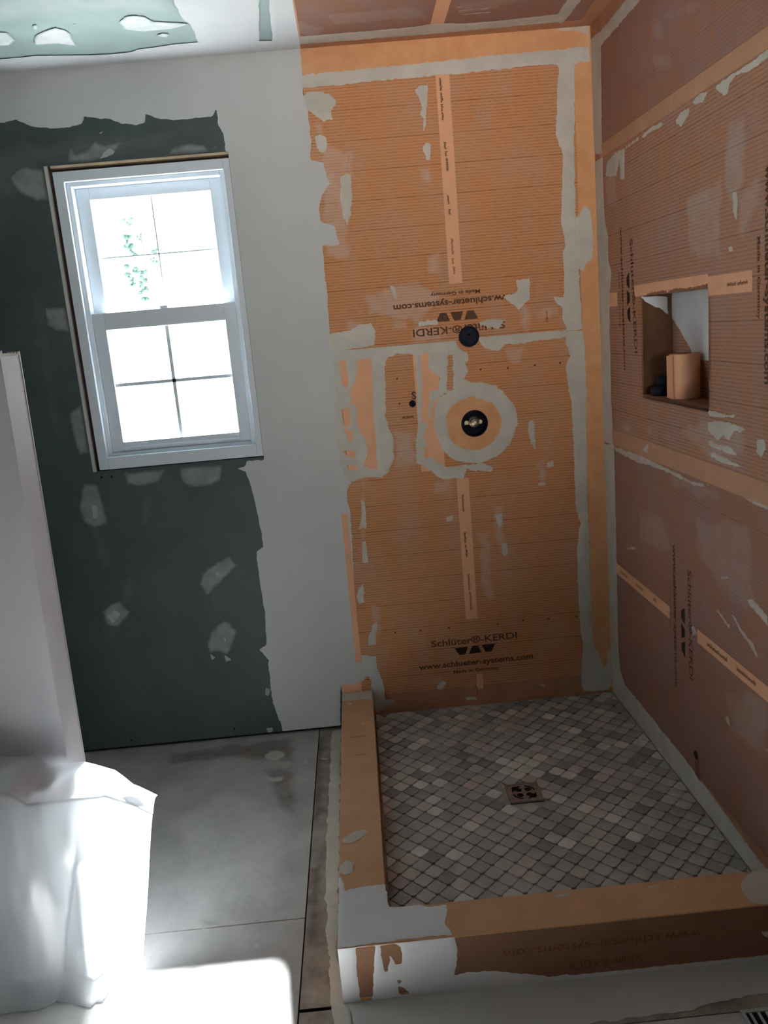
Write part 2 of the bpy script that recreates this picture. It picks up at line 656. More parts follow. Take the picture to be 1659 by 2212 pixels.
edge.build('board_edge_bead', M_PAPER, wall_back)
ed = MB()
ed.box(WX0 + .02, WX1, .002, .03, WZ1 - .008, WZ1)
ed.build('header_edge', M_WOODL, wall_back)
sd = MB()
sd.box(WX0 - .004, -1.8535, .022, .13, WZ0, WZ1).box(-1.8535, WX1, .03, .13, 2.1225, WZ1)
sd.build('rough_framing', M_GAP, wall_back)

# compound on the back wall: wide band over the ceiling joint and the column between window and shower
LBND = [(-90, 272), (0, 266), (36, 259), (55, 268), (76, 274), (114, 278), (150, 275), (178, 268), (181, 251), (205, 255), (236, 257),
        (262, 267), (295, 271), (313, 266), (315, 247), (345, 256), (380, 260), (420, 256), (460, 250), (467, 235), (472, 270),
        (484, 295), (488, 333), (480, 345), (560, 975), (572, 993), (534, 996), (531, 1006), (508, 1012), (530, 1019), (540, 1042), (553, 1093),
        (570, 1181), (554, 1193), (561, 1253), (572, 1321), (576, 1392), (560, 1404), (580, 1426), (584, 1489), (595, 1536),
        (609, 1568), (612, 1583)]
RBND = [(735, 1566), (735, 1490), (737, 1480), (760, 1478), (768, 1480), (776, 1472), (785, 1471), (790, 1462), (797, 1461), (799, 1485), (801, 1500), (812, 1540), (826, 1536), (832, 1528),
        (853, 1520), (852, 1510), (832, 1512), (829, 1480), (815, 1442), (812, 1417), (780, 1416), (770, 1383), (764, 1290), (762, 1189),
        (756, 1098), (750, 1083), (748, 1060), (760, 1042), (742, 1005), (736, 900), (732, 800), (713, 745), (711, 698), (708, 660), (709, 639), (703, 610), (697, 531),
        (738, 529), (728, 515), (724, 488), (712, 484), (691, 478), (689, 450), (695, 422), (706, 405), (714, 398), (705, 380), (699, 350), (684, 348), (670, 346), (672, 300), (665, 240),
        (655, 200), (655, 158), (651, 108), (640, 90)]
TOPB = [(300, 128), (0, 158), (-95, 166)]
layer('joint_compound', BW, [LBND + RBND + TOPB], M_MUD, wall_back, th=.0016, cell=.006, jag=.0035, jfreq=60,
      holes=[([(742, 1481), (762, 1482), (770, 1487), (780, 1478), (792, 1476), (796, 1466), (802, 1470), (802, 1494), (744, 1496)], .003)],
      clip=(XW, .0, .014, H - .001), cut=(WX0, WX1 + .001, WZ0 - .002, WZ1), label='broad smooth coat of grey compound')
skim = [[(365, 336), (370, 320), (400, 309), (440, 312), (453, 328), (446, 336)], [(450, 322), (470, 312), (472, 319), (458, 326)],
        [(143, 352), (150, 310), (164, 330), (190, 322), (205, 302), (225, 312), (260, 305), (278, 300), (242, 335), (200, 350)],
        [(20, 380), (45, 358), (80, 362), (110, 372), (112, 434), (80, 435), (45, 420), (25, 402)],
        [(95, 664), (145, 663), (158, 718), (125, 716), (103, 705)],
        [(148, 893), (165, 880), (176, 872), (192, 930), (200, 978), (172, 985), (158, 945)],
        [(265, 1020), (362, 1012), (345, 1040), (300, 1052), (275, 1045)],
        [(388, 1008), (482, 1003), (478, 1035), (460, 1048), (420, 1055), (395, 1045), (386, 1028)],
        [(180, 1045), (212, 1045), (225, 1095), (234, 1130), (205, 1142), (180, 1128), (170, 1095)],
        [(430, 1262), (435, 1240), (455, 1222), (495, 1199), (504, 1210), (514, 1222), (500, 1235), (447, 1288)],
        [(220, 1322), (240, 1302), (258, 1297), (285, 1322), (255, 1356), (230, 1350)],
        [(446, 1388), (455, 1365), (483, 1338), (498, 1345), (512, 1365), (503, 1395), (492, 1416), (470, 1408), (452, 1412)]]
many('compound_patch', BW, skim, M_SKIM, wall_back, cut=(WX0 - .002, WX1 + .002, WZ0 - .004, WZ1 + .002), th=.0008, cell=.006, jag=.004, jfreq=70)
many('compound_patch', BW, [[(195, 1090), (212, 1090), (215, 1120), (200, 1122)], [(228, 1330), (250, 1318), (262, 1325), (245, 1348)],
                            [(455, 1413), (465, 1420), (458, 1428)], [(485, 1415), (500, 1425), (488, 1430)], [(466, 1238), (474, 1236), (470, 1246)],
                            [(574, 1484), (584, 1488), (580, 1504), (572, 1500)], [(574, 1572), (590, 1570), (590, 1580), (578, 1582)],
                            [(484, 1378), (488, 1378), (487, 1388)], [(225, 325), (240, 318), (250, 330), (215, 345)], [(200, 292), (226, 282), (218, 290)]],
     M_DAB, wall_back, cut=(WX0 - .002, WX1 + .002, WZ0 - .004, WZ1 + .002), th=.001, lift=.0012, cell=.004, jag=.003)
many('compound_haze', BW, [[(175, 1090), (215, 1120), (245, 1215), (225, 1232), (195, 1170)], [(255, 1300), (262, 1255), (285, 1215), (298, 1265), (285, 1308)],
                           [(-40, 310), (200, 290), (300, 280), (440, 262), (340, 330), (200, 350), (40, 430), (-40, 420)],
                           [(60, 600), (100, 640), (130, 900), (140, 990), (100, 900)], [(455, 1290), (468, 1275), (462, 1310)],
                           [(215, 1360), (240, 1352), (255, 1360), (240, 1380)], [(310, 1060), (325, 1070), (320, 1150), (300, 1130)]],
     M_SKIMX, wall_back, cut=(WX0 - .002, WX1 + .002, WZ0 - .004, WZ1 + .002), th=.0003, lift=.0003, cell=.01, jag=.02, jfreq=14)
MB().pbox(BW, -1.062, -.985, .147, .215, 0, .0005).build('orange_tab', M_BANDP, wall_back)
for px, py in ((219, 1031), (241, 1030), (506, 1575), (283, 1599)):
    u, v = BW.trace(px, py)
    MB().lathe(BW.to3(u, v, .0), (0, -1, 0), [(.0001, .0008), (.004, .0008), (.0042, 0)], 12).build('screw_dimple', M_DARK, wall_back)

# right wall, built as board with a niche opening
NT0, NT1, NZ0, NZ1 = .405, .885, 1.243, 1.546
T1 = 4.6
rwm = MB()
for b in ((-.02, NT0, 0, H), (NT1, T1, 0, H), (NT0, NT1, 0, NZ0), (NT0, NT1, NZ1, H)):
    rwm.pbox(RW, *b, -.115, -.004)
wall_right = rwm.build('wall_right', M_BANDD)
tag(wall_right, 'right wall of the shower, orange board from floor to ceiling', kind='structure')

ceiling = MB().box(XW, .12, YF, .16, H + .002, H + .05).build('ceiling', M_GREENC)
tag(ceiling, 'ceiling of green board with white compound over its joints', kind='structure')
cm_out = [(-90, 137), (0, 127), (84, 120), (190, 119), (236, 117), (283, 112), (296, 107), (340, 101), (380, 95), (428, 91), (420, 70), (411, 52), (402, 45), (392, 36), (376, 0), (366, -60),
          (700, -100), (640, -60), (650, 60), (660, 104), (300, 135), (0, 160), (-90, 168)]
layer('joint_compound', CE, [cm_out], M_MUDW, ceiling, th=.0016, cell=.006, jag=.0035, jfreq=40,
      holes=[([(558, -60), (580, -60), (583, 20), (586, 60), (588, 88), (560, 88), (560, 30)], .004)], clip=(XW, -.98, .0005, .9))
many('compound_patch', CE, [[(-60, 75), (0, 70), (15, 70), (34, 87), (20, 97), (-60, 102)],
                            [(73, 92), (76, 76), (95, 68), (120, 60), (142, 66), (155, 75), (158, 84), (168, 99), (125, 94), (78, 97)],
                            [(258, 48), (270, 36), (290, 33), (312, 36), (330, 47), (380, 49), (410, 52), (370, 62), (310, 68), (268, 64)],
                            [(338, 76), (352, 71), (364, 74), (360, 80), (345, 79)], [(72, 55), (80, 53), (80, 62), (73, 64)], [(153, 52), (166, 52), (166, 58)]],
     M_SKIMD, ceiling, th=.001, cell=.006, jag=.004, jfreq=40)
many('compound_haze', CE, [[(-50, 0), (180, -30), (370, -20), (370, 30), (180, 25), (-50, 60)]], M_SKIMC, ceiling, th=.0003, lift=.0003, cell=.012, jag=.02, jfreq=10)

# floor
fl = MB().box(XW, .12, YF, .16, -.06, -.004).build('floor', M_DARK)
tag(fl, 'grey board subfloor stained with dust and thinset', kind='structure')
SEAM = -1.166
MB().box(XW, SEAM - .002, -1.069, 0.05, -.004, 0).build('floor_board', M_SUB, fl)
MB().box(XW, SEAM - .002, YF, -1.073, -.004, 0).build('floor_board', M_SUB, fl)
MB().box(SEAM + .002, -1.055, -1.39, 0.05, -.004, 0).build('floor_board', M_SUBT, fl)
MB().box(SEAM + .002, .1, -1.512, -1.38, -.004, 0).build('floor_board', M_SUBT, fl)
MB().box(SEAM + .002, .1, YF, -1.515, -.004, 0).build('floor_board', M_SUB, fl)
MB().box(-1.056, .1, -1.3, 0.05, -.004, 0).build('floor_board', M_SUBT, fl)
layer('thinset_smear', FL, [[(716, 1580), (737, 1575), (733, 1800), (727, 2050), (756, 2185), (780, 2260), (735, 2290), (712, 2140), (705, 1980), (703, 1850), (712, 1700)]],
      M_THIN, fl, th=.001, cell=.006, jag=.007, jfreq=40, clip=(-1.3, -1.045, 0, 2))
layer('thinset_smear', FL, [[(742, 2150), (1659, 2030), (1800, 2020), (1800, 2130), (1659, 2148), (1581, 2160), (1490, 2181), (1400, 2197), (1280, 2210), (1100, 2236), (900, 2255), (780, 2260)]],
      M_MUD, fl, th=.0015, cell=.007, jag=.008, jfreq=30, clip=(-1.1, 0, 1.376, 2), label='pale trowelled thinset along the curb')
many('thinset_haze', FL, [[(750, 2212), (830, 2200), (860, 2240), (760, 2260)], [(360, 1760), (500, 1700), (640, 1790), (600, 1960), (400, 1980)]],
     M_SKIMF, fl, clip=(XW, SEAM - .003, 0, 3), th=.0003, lift=.0004, cell=.012, jag=.03, jfreq=12)
many('compound_drip', FL, [[(572, 1632), (590, 1622), (613, 1624), (616, 1634), (600, 1645), (575, 1642)], [(655, 1643), (668, 1640), (668, 1650), (656, 1652)],
                           [(572, 1676), (590, 1680), (612, 1678), (610, 1688), (580, 1690)], [(690, 1640), (708, 1638), (708, 1643)],
                           [(540, 2040), (560, 2036), (570, 2050), (550, 2054)]],
     M_DRIP, fl, th=.001, lift=.0012, cell=.004, jag=.004)
many('brown_stain', FL, [[(355, 1642), (368, 1624), (420, 1618), (500, 1608), (560, 1600), (640, 1592), (640, 1650), (520, 1640), (430, 1650), (370, 1652)],
                         [(560, 1660), (640, 1650), (645, 1780), (600, 1740)], [(430, 1990), (450, 1985), (470, 1998), (440, 2004)],
                         [(540, 2000), (625, 1984), (628, 1972), (634, 1975), (630, 1990), (545, 2004)], [(474, 1812), (500, 1810), (498, 1818), (480, 1820)]],
     M_STAIN, fl, clip=(XW, SEAM - .003, 0, 3), th=.0003, lift=.0004, cell=.008, jag=.016, jfreq=22)
many('brown_stain', FL, [[(675, 1600), (703, 1590), (700, 1760), (672, 1790)], [(665, 1880), (700, 1860), (690, 2040), (660, 2050)]],
     M_STAINT, fl, clip=(SEAM + .003, -1.06, 0, 3), th=.0003, lift=.0004, cell=.006, jag=.01, jfreq=30)

# the walls the photo does not show, closing the room; doorway behind the camera
wl = MB().box(XW - .1, XW, YF, .16, 0, H).build('wall_left', M_WHITE)
tag(wl, 'plain left wall of the room', kind='structure')
wf = MB().box(XW, -2.3, YF - .1, YF, 0, H).box(-1.2, .12, YF - .1, YF, 0, H).box(-2.3, -1.2, YF - .1, YF, 2.1, H).build('wall_front', M_WHITE)
tag(wf, 'wall behind the camera with a door', kind='structure')
door = MB().box(-2.3, -1.2, YF - .06, YF - .02, 0, 2.1).build('door_1', M_WHITE)
tag(door, 'closed flat door behind the camera', kind='structure')

# half wall left
hw = MB()
hw.add([(x, y0 + (1.53 - z) * -.038, z) for z in (0, 1.53) for x, y0 in ((XW, -.948), (-1.75, -.948), (-1.75, -.824), (XW, -.824))],
       [(0, 3, 2, 1), (4, 5, 6, 7), (0, 1, 5, 4), (1, 2, 6, 5), (2, 3, 7, 6), (3, 0, 4, 7)])
hw = hw.build('wall_partition', M_WHITE, bevel=.004)
tag(hw, 'white drywall half wall standing at the left edge', kind='structure')
cb = MB()
for y0 in (-.949, -.823):
    cb.add([(x, y0 + dy + (1.53 - z) * -.038, z) for z in (0, 1.534) for x, dy in ((-1.785, -.0), (-1.7485, -.0), (-1.7485, .006 if y0 < -.9 else -.006))],
           [(0, 1, 4, 3), (1, 2, 5, 4)])
cb.build('corner_bead', M_WHITE, hw)
lip = MB()
for k in range(14):
    y = -.948 + k * .0092
    lip.box(-1.78, -1.7495, y, y + .0085, 1.528, 1.5315 + .004 * abs(math.sin(k * 1.7)) + (.006 if k in (0, 1, 13) else 0))
lip.build('torn_paper_edge', M_PAPER, hw)

# ------------------------------------------------------------------ window
win = empty('window_1', (-1.56, .0, 1.1), 'white double hung window glaring with daylight in the green wall', 'window')
win['kind'] = 'structure'


def frame(mb, x0, x1, z0, z1, wl_, wr, wb, wt, y0, y1):
    mb.box(x0, x0 + wl_, y0, y1, z0, z1).box(x1 - wr, x1, y0, y1, z0, z1)
    mb.box(x0 + wl_, x1 - wr, y0, y1, z0, z0 + wb).box(x0 + wl_, x1 - wr, y0, y1, z1 - wt, z1)


X0, X1, Z0, Z1 = -1.853, -1.257, 1.102, 2.122
m = MB()
frame(m, X0, X1, Z0, Z1, .034, .024, .044, .034, .0, .13)
m.build('window_frame', M_VINYL, win, bevel=.002)
m = MB()
frame(m, X0 + .034, X1 - .024, Z0 + .044, Z1 - .034, .016, .016, .012, .014, .018, .12)
m.build('sash_track', M_VINYL, win, bevel=.0015)
IX0, IX1 = X0 + .050, X1 - .040
m = MB()
frame(m, IX0, IX1, 1.625, Z1 - .048, .045, .045, .03, .040, .062, .092)
us_ = m.build('upper_sash', M_VINYL, win, bevel=.002)
m = MB()
frame(m, IX0, IX1, Z0 + .056, 1.652, .043, .043, .036, .060, .026, .058)
ls_ = m.build('lower_sash', M_VINYL, win, bevel=.002)
MB().box(IX0 + .04, IX1 - .04, .020, .030, 1.170, 1.176).build('lift_rail', M_VINYL, ls_, bevel=.001)
mb = MB().box(-1.565, -1.535, .03, .05, 1.652, 1.662)
mb.build('sash_lock', M_VINYL, win, bevel=.003)
gx0, gx1 = IX0 + .043, IX1 - .043
cx_ = (gx0 + gx1) / 2
MB().box(cx_ - .006, cx_ + .006, .036, .044, 1.19, 1.595).box(gx0, gx1, .036, .044, 1.392, 1.404).build('muntin', M_VINYL, ls_)
MB().box(cx_ - .0025, cx_ + .0025, .074, .080, 1.65, 2.04).box(gx0, gx1, .074, .080, 1.8375, 1.8425).build('muntin', M_VINYL, us_)
g = bpy.data.materials.new('window_glass')
g.use_nodes = True
gn, gl = g.node_tree.nodes, g.node_tree.links
gn.remove(gn['Principled BSDF'])
tr_ = gn.new('ShaderNodeBsdfTransparent')
tr_.inputs['Color'].default_value = (.94, .97, .97, 1)
go = gn.new('ShaderNodeBsdfGlossy')
go.inputs['Roughness'].default_value = .02
mxs = gn.new('ShaderNodeMixShader')
mxs.inputs['Fac'].default_value = .05
gl.new(tr_.outputs[0], mxs.inputs[1])
gl.new(go.outputs[0], mxs.inputs[2])
gl.new(mxs.outputs[0], gn['Material Output'].inputs['Surface'])
MB().box(gx0, gx1, .039, .041, 1.19, 1.595).build('pane', g, ls_)
MB().box(gx0, gx1, .076, .078, 1.65, 2.04).build('pane', g, us_)

# outside
og = MB().box(-25, 25, .4, 40, -.9, -.8).build('outside_ground', M_OUT)
tag(og, 'bright ground outside the window', kind='structure')

tree = empty('tree', (-3.6, 9.0, -.8), 'faint leafy tree outside, seen through the upper sash', 'tree')
MB().lathe((-3.6, 9, -.8), (0, 0, 1), [(.02, 0), (.018, 1.2), (.015, 2.6), (.01, 4.0)], 10).build('trunk', M_BARK, tree)
lf = MB()
rs = random.Random(3)
for cx, cz, r in ((-3.74, 3.22, .05), (-3.80, 3.02, .06), (-3.77, 2.90, .07), (-3.73, 2.82, .05), (-3.62, 3.0, .04), (-3.76, 2.62, .07), (-3.84, 2.50, .05),
                  (-3.80, 2.42, .05), (-3.66, 2.56, .05), (-3.68, 2.42, .06), (-3.72, 2.30, .06), (-3.44, 2.82, .05), (-3.46, 2.70, .04), (-3.70, 2.18, .05)):
    for k in range(5):
        c = Vector((cx + rs.gauss(0, r * .6), 9 + rs.gauss(0, r * .5), cz + rs.gauss(0, r * .6)))
        prof = []
        q = r * rs.uniform(.35, .6)
        for h in range(7):
            t = math.pi * h / 6
            prof.append((max(.0005, q * math.sin(t) * rs.uniform(.8, 1.2)), -q * math.cos(t)))
        lf.lathe(tuple(c), (rs.uniform(-1, 1), rs.uniform(-1, 1), rs.uniform(-1, 1)), prof, 9)
o = lf.build('foliage', M_LEAF, tree)

# ------------------------------------------------------------------ shower backer boards
OL = .0


def panel(name, P, u0, u1, v0, v1, m, label, holes=(), hole_rect=None, cell=.006, group=None, back=-.0035):
    """front face with true openings, plus the board's body behind it"""
    if holes:
        o = layer(name, P, [[(u0, v0), (u1, v0), (u1, v1), (u0, v1)]], m, None, th=0, lift=0, cell=cell, jag=0, holes=[(h, 0) for h in holes],
                  raw=True, clip=(u0, u1, v0, v1))
    else:
        mb = MB()
        rects = [(u0, u1, v0, v1)]
        if hole_rect:
            a, b, c, d = hole_rect
            rects = [(u0, a, v0, v1), (b, u1, v0, v1), (a, b, v0, c), (a, b, d, v1)]
        for r in rects:
            mb.pbox(P, *r, back, 0)
        o = mb.build(name, m, uvplane=P)
    tag(o, label, 'backer board', group)
    return o


# back wall, upper and lower boards (cut-outs for the shower arm, valve and a pipe)
ARM = (-.482, 1.462)
VAL = (-.481, 1.150)
PIP = (-.702, 1.242)
ZSEAM = 1.452
up = panel('backer_panel', BW, XL, -.001, ZSEAM, H - .001, M_ORG, 'upper orange backer board on the shower back wall beside the window wall', cell=.012,
           holes=[circ(*ARM, .036)])
lo = panel('backer_panel', BW, XL, -.001, .03, ZSEAM, M_ORG, 'lower orange backer board on the shower back wall with the valve opening', cell=.008,
           holes=[circ(*ARM, .036), circ(*VAL, .046), circ(*PIP, .011)])

# plain bands taped in the corners and printed strips
bd = MB()
bd.pbox(BW, XL + .002, -.001, 2.357, H - .0008, 0, .0012)
bd.build('corner_band', M_BAND, up)
bd = MB()
bd.pbox(BW, -.073, -.001, ZSEAM, 2.357, 0, .0012)
bd.build('corner_band', M_BAND, up)
bd = MB()
bd.pbox(BW, -.073, -.001, .06, ZSEAM, 0, .0012)
bd.build('corner_band', M_BAND, lo)
bd = MB()
bd.pbox(BW, XL + .06, -.07, ZS, .125, 0, .0008)
bd.build('floor_band', M_BANDD, lo)
MB().pbox(BW, -.540, -.494, 1.648, 2.33, 0, .0008).build('printed_strip', M_BANDP, up)
MB().pbox(BW, -.561, -.516, .401, .951, 0, .0008).build('printed_strip', M_BANDP, lo)
MB().pbox(BW, -.535, -.51, .11, .175, 0, .0009).build('printed_strip', M_BANDP, lo)
MB().pbox(BW, XL - .013, XL + .010, .27, .86, 0, .0032).build('edge_strip', M_BANDP, lo)


def vseg(pts):
    out = []
    for x0, y0, x1, y1 in pts:
        a, b = BW.trace(x0, y0), BW.trace(x1, y1)
        out.append((a[0], a[1], a[1] - b[1]))
    return out


ticks(BW, vseg([(951, 169, 954, 195), (953, 200, 955, 222), (954, 225, 957, 240), (956, 243, 959, 259)]), M_INK, up, .009)
ticks(BW, vseg([(961, 307, 963, 321), (963, 327, 965, 336), (965, 341, 968, 369)]), M_INK, up, .009)
ticks(BW, vseg([(968, 422, 970, 441), (971, 452, 972, 464)]), M_INK, up, .008)
ticks(BW, vseg([(976, 515, 978, 549), (978, 558, 979, 570), (980, 576, 981, 592)]), M_INKL, up, .008)
ticks(BW, vseg([(999, 1069, 1001, 1105), (1004, 1150, 1005, 1172), (1006, 1176, 1007, 1182), (1007, 1186, 1008, 1202)]), M_INK, lo, .008)
ticks(BW, vseg([(1012, 1240, 1016, 1275), (1016, 1278, 1020, 1316)]), M_INKL, lo, .010)
ticks(BW, vseg([(1030, 1484, 1031, 1500)]), M_INKL, lo, .006)

# printing on the lower board
text('Schl\u00fcter\u00ae-KERDI', BW, M_INK, lo, (-.701, .302), (-.368, .306), .026, .018)
logo(BW, (-.533, .276), (1, .02), .158, .030, M_INKB, lo)
text('www.schlueter-systems.com', BW, M_INK, lo, (-.757, .214), (-.309, .216), .022, .030)
text('Made in Germany', BW, M_INK, lo, (-.623, .186), (-.445, .186), .013, .025)
# upside down on the upper board
text('Schl\u00fcter\u00ae-KERDI', BW, M_INK, up, (-.351, 1.506), (-.681, 1.502), .026, .018)
logo(BW, (-.520, 1.537), (-1, .0), .150, .030, M_INK, up)
text('www.schlueter-systems.com', BW, M_INK, up, (-.30, 1.596), (-.743, 1.592), .022, .030)
text('Made in Germany', BW, M_INK, up, (-.433, 1.622), (-.609, 1.622), .013, .025)
text('K', BW, M_INK, lo, (-.378, 1.250), (-.403, 1.249), .026, .03)
text('S', BW, M_INK, lo, (-.686, 1.284), (-.703, 1.284), .026, .03)
text('www', BW, M_INK, lo, (-.700, 1.200), (-.745, 1.199), .014, .02)

# thinset on the upper board
K = dict(th=.0014, cell=.004, jag=.004, jfreq=80)
layer('thinset_smear', BW, [[(655, 159), (900, 135), (1100, 114), (1273, 98), (1278, 135), (1260, 140), (1254, 136), (1242, 143), (1240, 300), (1243, 450), (1249, 560), (1257, 697), (1262, 725),
                             (1222, 730), (1222, 700), (1215, 695), (1218, 640), (1219, 590), (1215, 548), (1222, 530), (1212, 480), (1214, 400), (1216, 330), (1200, 290), (1204, 200), (1207, 148),
                             (1203, 139), (1130, 144), (1040, 154), (900, 167), (845, 172), (780, 177), (740, 184), (700, 187), (664, 189), (655, 190)]],
      M_THIN, up, clip=(XL, 0, ZSEAM, H), label='grey thinset along the bands', **K)
many('thinset_smear', BW, [[(655, 210), (663, 199), (685, 197), (710, 203), (726, 218), (725, 226), (713, 240), (718, 258), (700, 262), (680, 250), (664, 236)],
                           [(682, 295), (690, 290), (703, 296), (706, 310), (702, 328), (690, 330), (683, 315)],
                           [(898, 195), (905, 186), (923, 183), (922, 225), (920, 250), (919, 272), (914, 285), (915, 255), (905, 248), (912, 235), (905, 210), (897, 200)],
                           [(914, 315), (920, 309), (930, 310), (930, 346), (922, 345), (915, 330)],
                           [(733, 382), (745, 376), (758, 378), (760, 430), (757, 470), (750, 486), (742, 470), (735, 430), (737, 400)],
                           [(843, 620), (850, 617), (860, 643), (852, 646)],
                           [(1114, 605), (1142, 602), (1145, 615), (1143, 645), (1130, 660), (1120, 668), (1105, 655), (1085, 640), (1112, 633), (1120, 625)],
                           [(1195, 640), (1228, 643), (1228, 700), (1218, 690), (1214, 665), (1198, 650)],
                           [(1245, 470), (1262, 440), (1278, 455), (1284, 520), (1281, 560), (1270, 570), (1258, 590), (1245, 575), (1240, 520)],
                           [(700, 730), (712, 722), (760, 712), (780, 700), (800, 698), (812, 715), (808, 745), (770, 752), (715, 760)],
                           [(1080, 690), (1090, 692), (1075, 712), (1030, 700), (1050, 690)],
                           [(905, 695), (950, 690), (945, 702), (925, 703), (905, 704)]],
     M_THIN, up, clip=(XL, 0, ZSEAM, H), **K)
many('thinset_haze', BW, [[(737, 325), (765, 320), (765, 385), (740, 380)], [(900, 360), (930, 355), (935, 400), (905, 385)], [(1265, 190), (1275, 260), (1262, 265), (1258, 240)],
                          [(845, 690), (880, 690), (885, 712), (845, 715)], [(918, 550), (950, 540), (955, 600), (925, 590)], [(725, 500), (735, 380), (720, 420)],
                          [(1120, 655), (1150, 660), (1140, 720), (1120, 700)], [(1160, 665), (1210, 660), (1210, 685), (1160, 690)], [(750, 690), (780, 700), (760, 730), (745, 715)],
                          [(890, 700), (960, 705), (955, 740), (880, 745)], [(670, 260), (700, 265), (700, 295), (680, 290)],
                          [(1255, 600), (1275, 590), (1280, 650), (1262, 680)], [(780, 640), (900, 600), (960, 640), (900, 700), (800, 680)],
                          [(1241, 130), (1276, 130), (1277, 180), (1250, 190)], [(690, 300), (760, 330), (755, 560), (700, 560)]],
     M_TFAINT, up, clip=(XL, 0, ZSEAM, H), th=.0002, lift=.0003, cell=.006, jag=.012, jfreq=35)
layer('thinset_smear', BW, [[(1253, 55), (1273, 50), (1273, 100), (1268, 102), (1266, 75), (1235, 68), (1203, 70), (1203, 58)]],
      M_BSKIM, up, clip=(XL, 0, 2.3, H), th=.001, lift=.0014, cell=.004, jag=.004)

# thinset on the lower board: seam, patched strips, ring around the valve collar
ring = circ(*VAL, .152, 48, .05)
seam = [(712, 745), (760, 750), (800, 742), (880, 738), (985, 735), (992, 752), (1010, 765), (1012, 778), (1003, 783), (1013, 800), (1003, 818), (1016, 826), (1040, 826),
        (1075, 835), (1060, 870), (1000, 850), (960, 850), (935, 870), (932, 900), (915, 940), (930, 985), (960, 1010), (1040, 1000), (1065, 1010), (1060, 1020), (1055, 1018), (1030, 1018), (1008, 1012), (1000, 1035),
        (980, 1033), (960, 1036), (945, 1030), (930, 1018), (912, 1005), (900, 1000), (898, 960), (903, 915), (901, 830), (897, 766), (860, 764), (838, 772), (831, 790),
        (832, 830), (834, 865), (832, 900), (840, 925), (851, 950), (850, 990), (845, 1005), (838, 1020), (826, 1032), (790, 1028), (757, 1042), (744, 1040), (725, 1000), (718, 900), (716, 800)]
holes_ = [([(734, 779), (749, 777), (748, 800), (753, 815), (752, 840), (740, 830), (735, 800)], .004),
          ([(772, 778), (802, 775), (804, 830), (808, 900), (812, 950), (816, 1012), (797, 1014), (785, 1005), (795, 975), (790, 950), (778, 935), (768, 905), (772, 880), (757, 870), (758, 845), (768, 820)], .005),
          ([(738, 885), (756, 880), (757, 915), (748, 925), (764, 935), (760, 955), (748, 945), (742, 915)], .004),
          ([(744, 975), (765, 972), (770, 990), (750, 985)], .004), ([(748, 1003), (776, 1008), (770, 1018), (752, 1013)], .004),
          ([(908, 764), (926, 762), (926, 795), (950, 815), (948, 840), (928, 845), (927, 895), (925, 915), (912, 914), (911, 840)], .004),
          ([(915, 965), (929, 960), (930, 988), (917, 990)], .002),
          ([(968, 768), (978, 766), (980, 850), (965, 840)], .005)]
layer('thinset_smear', BW, [seam], M_THIN, lo, clip=(XL, 0, 0, ZSEAM), th=.0014, cell=.003, jag=.004, jfreq=80, holes=holes_,
      label='grey thinset spread over the seam and patches')
MB().pbox(BW, XL + .03, -.83, .985, 1.425, 0, .0007).build('patch_strip', M_BANDP, lo)
MB().pbox(BW, -.688, -.60, .99, 1.44, 0, .0007).build('patch_strip', M_BANDP, lo)
layer('thinset_smear', BW, [ring], M_THIN, lo, raw=True, clip=(XL, 0, 0, ZSEAM), th=.0016, cell=.003, jag=.006, jfreq=45,
      holes=[(circ(VAL[0] - .004, VAL[1], .100, 44, .02), .004)], label='grey thinset ring around the valve collar')
layer('valve_collar', BW, [circ(VAL[0], VAL[1], .106)], M_BAND, lo, raw=True, th=.0006, lift=.0004, cell=.004, jag=0, holes=[(circ(*VAL, .049), 0)],
      label='round plain orange collar around the valve')
layer('thinset_smear', BW, [[(1028, 728), (1050, 728), (1100, 720), (1222, 714), (1225, 729), (1180, 733), (1160, 735), (1130, 741), (1090, 744), (1078, 758), (1060, 757), (1045, 750), (1035, 735)]],
      M_THIN, lo, clip=(XL, 0, 1.3, ZSEAM + .004), **K)
layer('thinset_smear', BW, [[(1222, 715), (1262, 715), (1268, 800), (1268, 1000), (1270, 1100), (1275, 1250), (1280, 1370), (1287, 1400), (1320, 1405), (1322, 1478), (1316, 1490), (1262, 1494), (1255, 1480),
                             (1256, 1440), (1260, 1400), (1254, 1360), (1248, 1250), (1247, 1180), (1253, 1130), (1243, 1090), (1241, 1020), (1240, 980), (1235, 880), (1224, 810), (1222, 790), (1232, 770), (1222, 740)]],
      M_THIN, lo, clip=(XL, 0, ZS, ZSEAM), holes=[([(1290, 1398), (1310, 1400), (1311, 1425), (1305, 1440), (1298, 1420)], .003)], **K)
many('thinset_smear', BW, [[(1143, 908), (1153, 907), (1155, 935), (1157, 970), (1148, 960), (1140, 930)], [(1180, 1000), (1195, 995), (1196, 1008), (1180, 1010)],
                           [(1160, 1045), (1178, 1042), (1176, 1048), (1162, 1049)], [(1068, 1112), (1084, 1110), (1086, 1135), (1078, 1138)],
                           [(963, 1118), (977, 1114), (978, 1126), (966, 1128)], [(1084, 1175), (1094, 1172), (1096, 1198), (1086, 1200)],
                           [(779, 1080), (788, 1082), (792, 1140), (776, 1143), (782, 1110)], [(783, 1170), (790, 1168), (795, 1215), (783, 1215)],
                           [(770, 1290), (777, 1268), (784, 1260), (786, 1300), (775, 1305)], [(796, 1380), (805, 1350), (815, 1345), (812, 1392), (796, 1395)],
                           [(945, 1480), (955, 1470), (966, 1472), (955, 1488), (944, 1490)], [(1160, 1480), (1180, 1477), (1175, 1484)], [(1005, 1506), (1028, 1504), (1030, 1512), (1010, 1512)]],
     M_THIN, lo, **K)
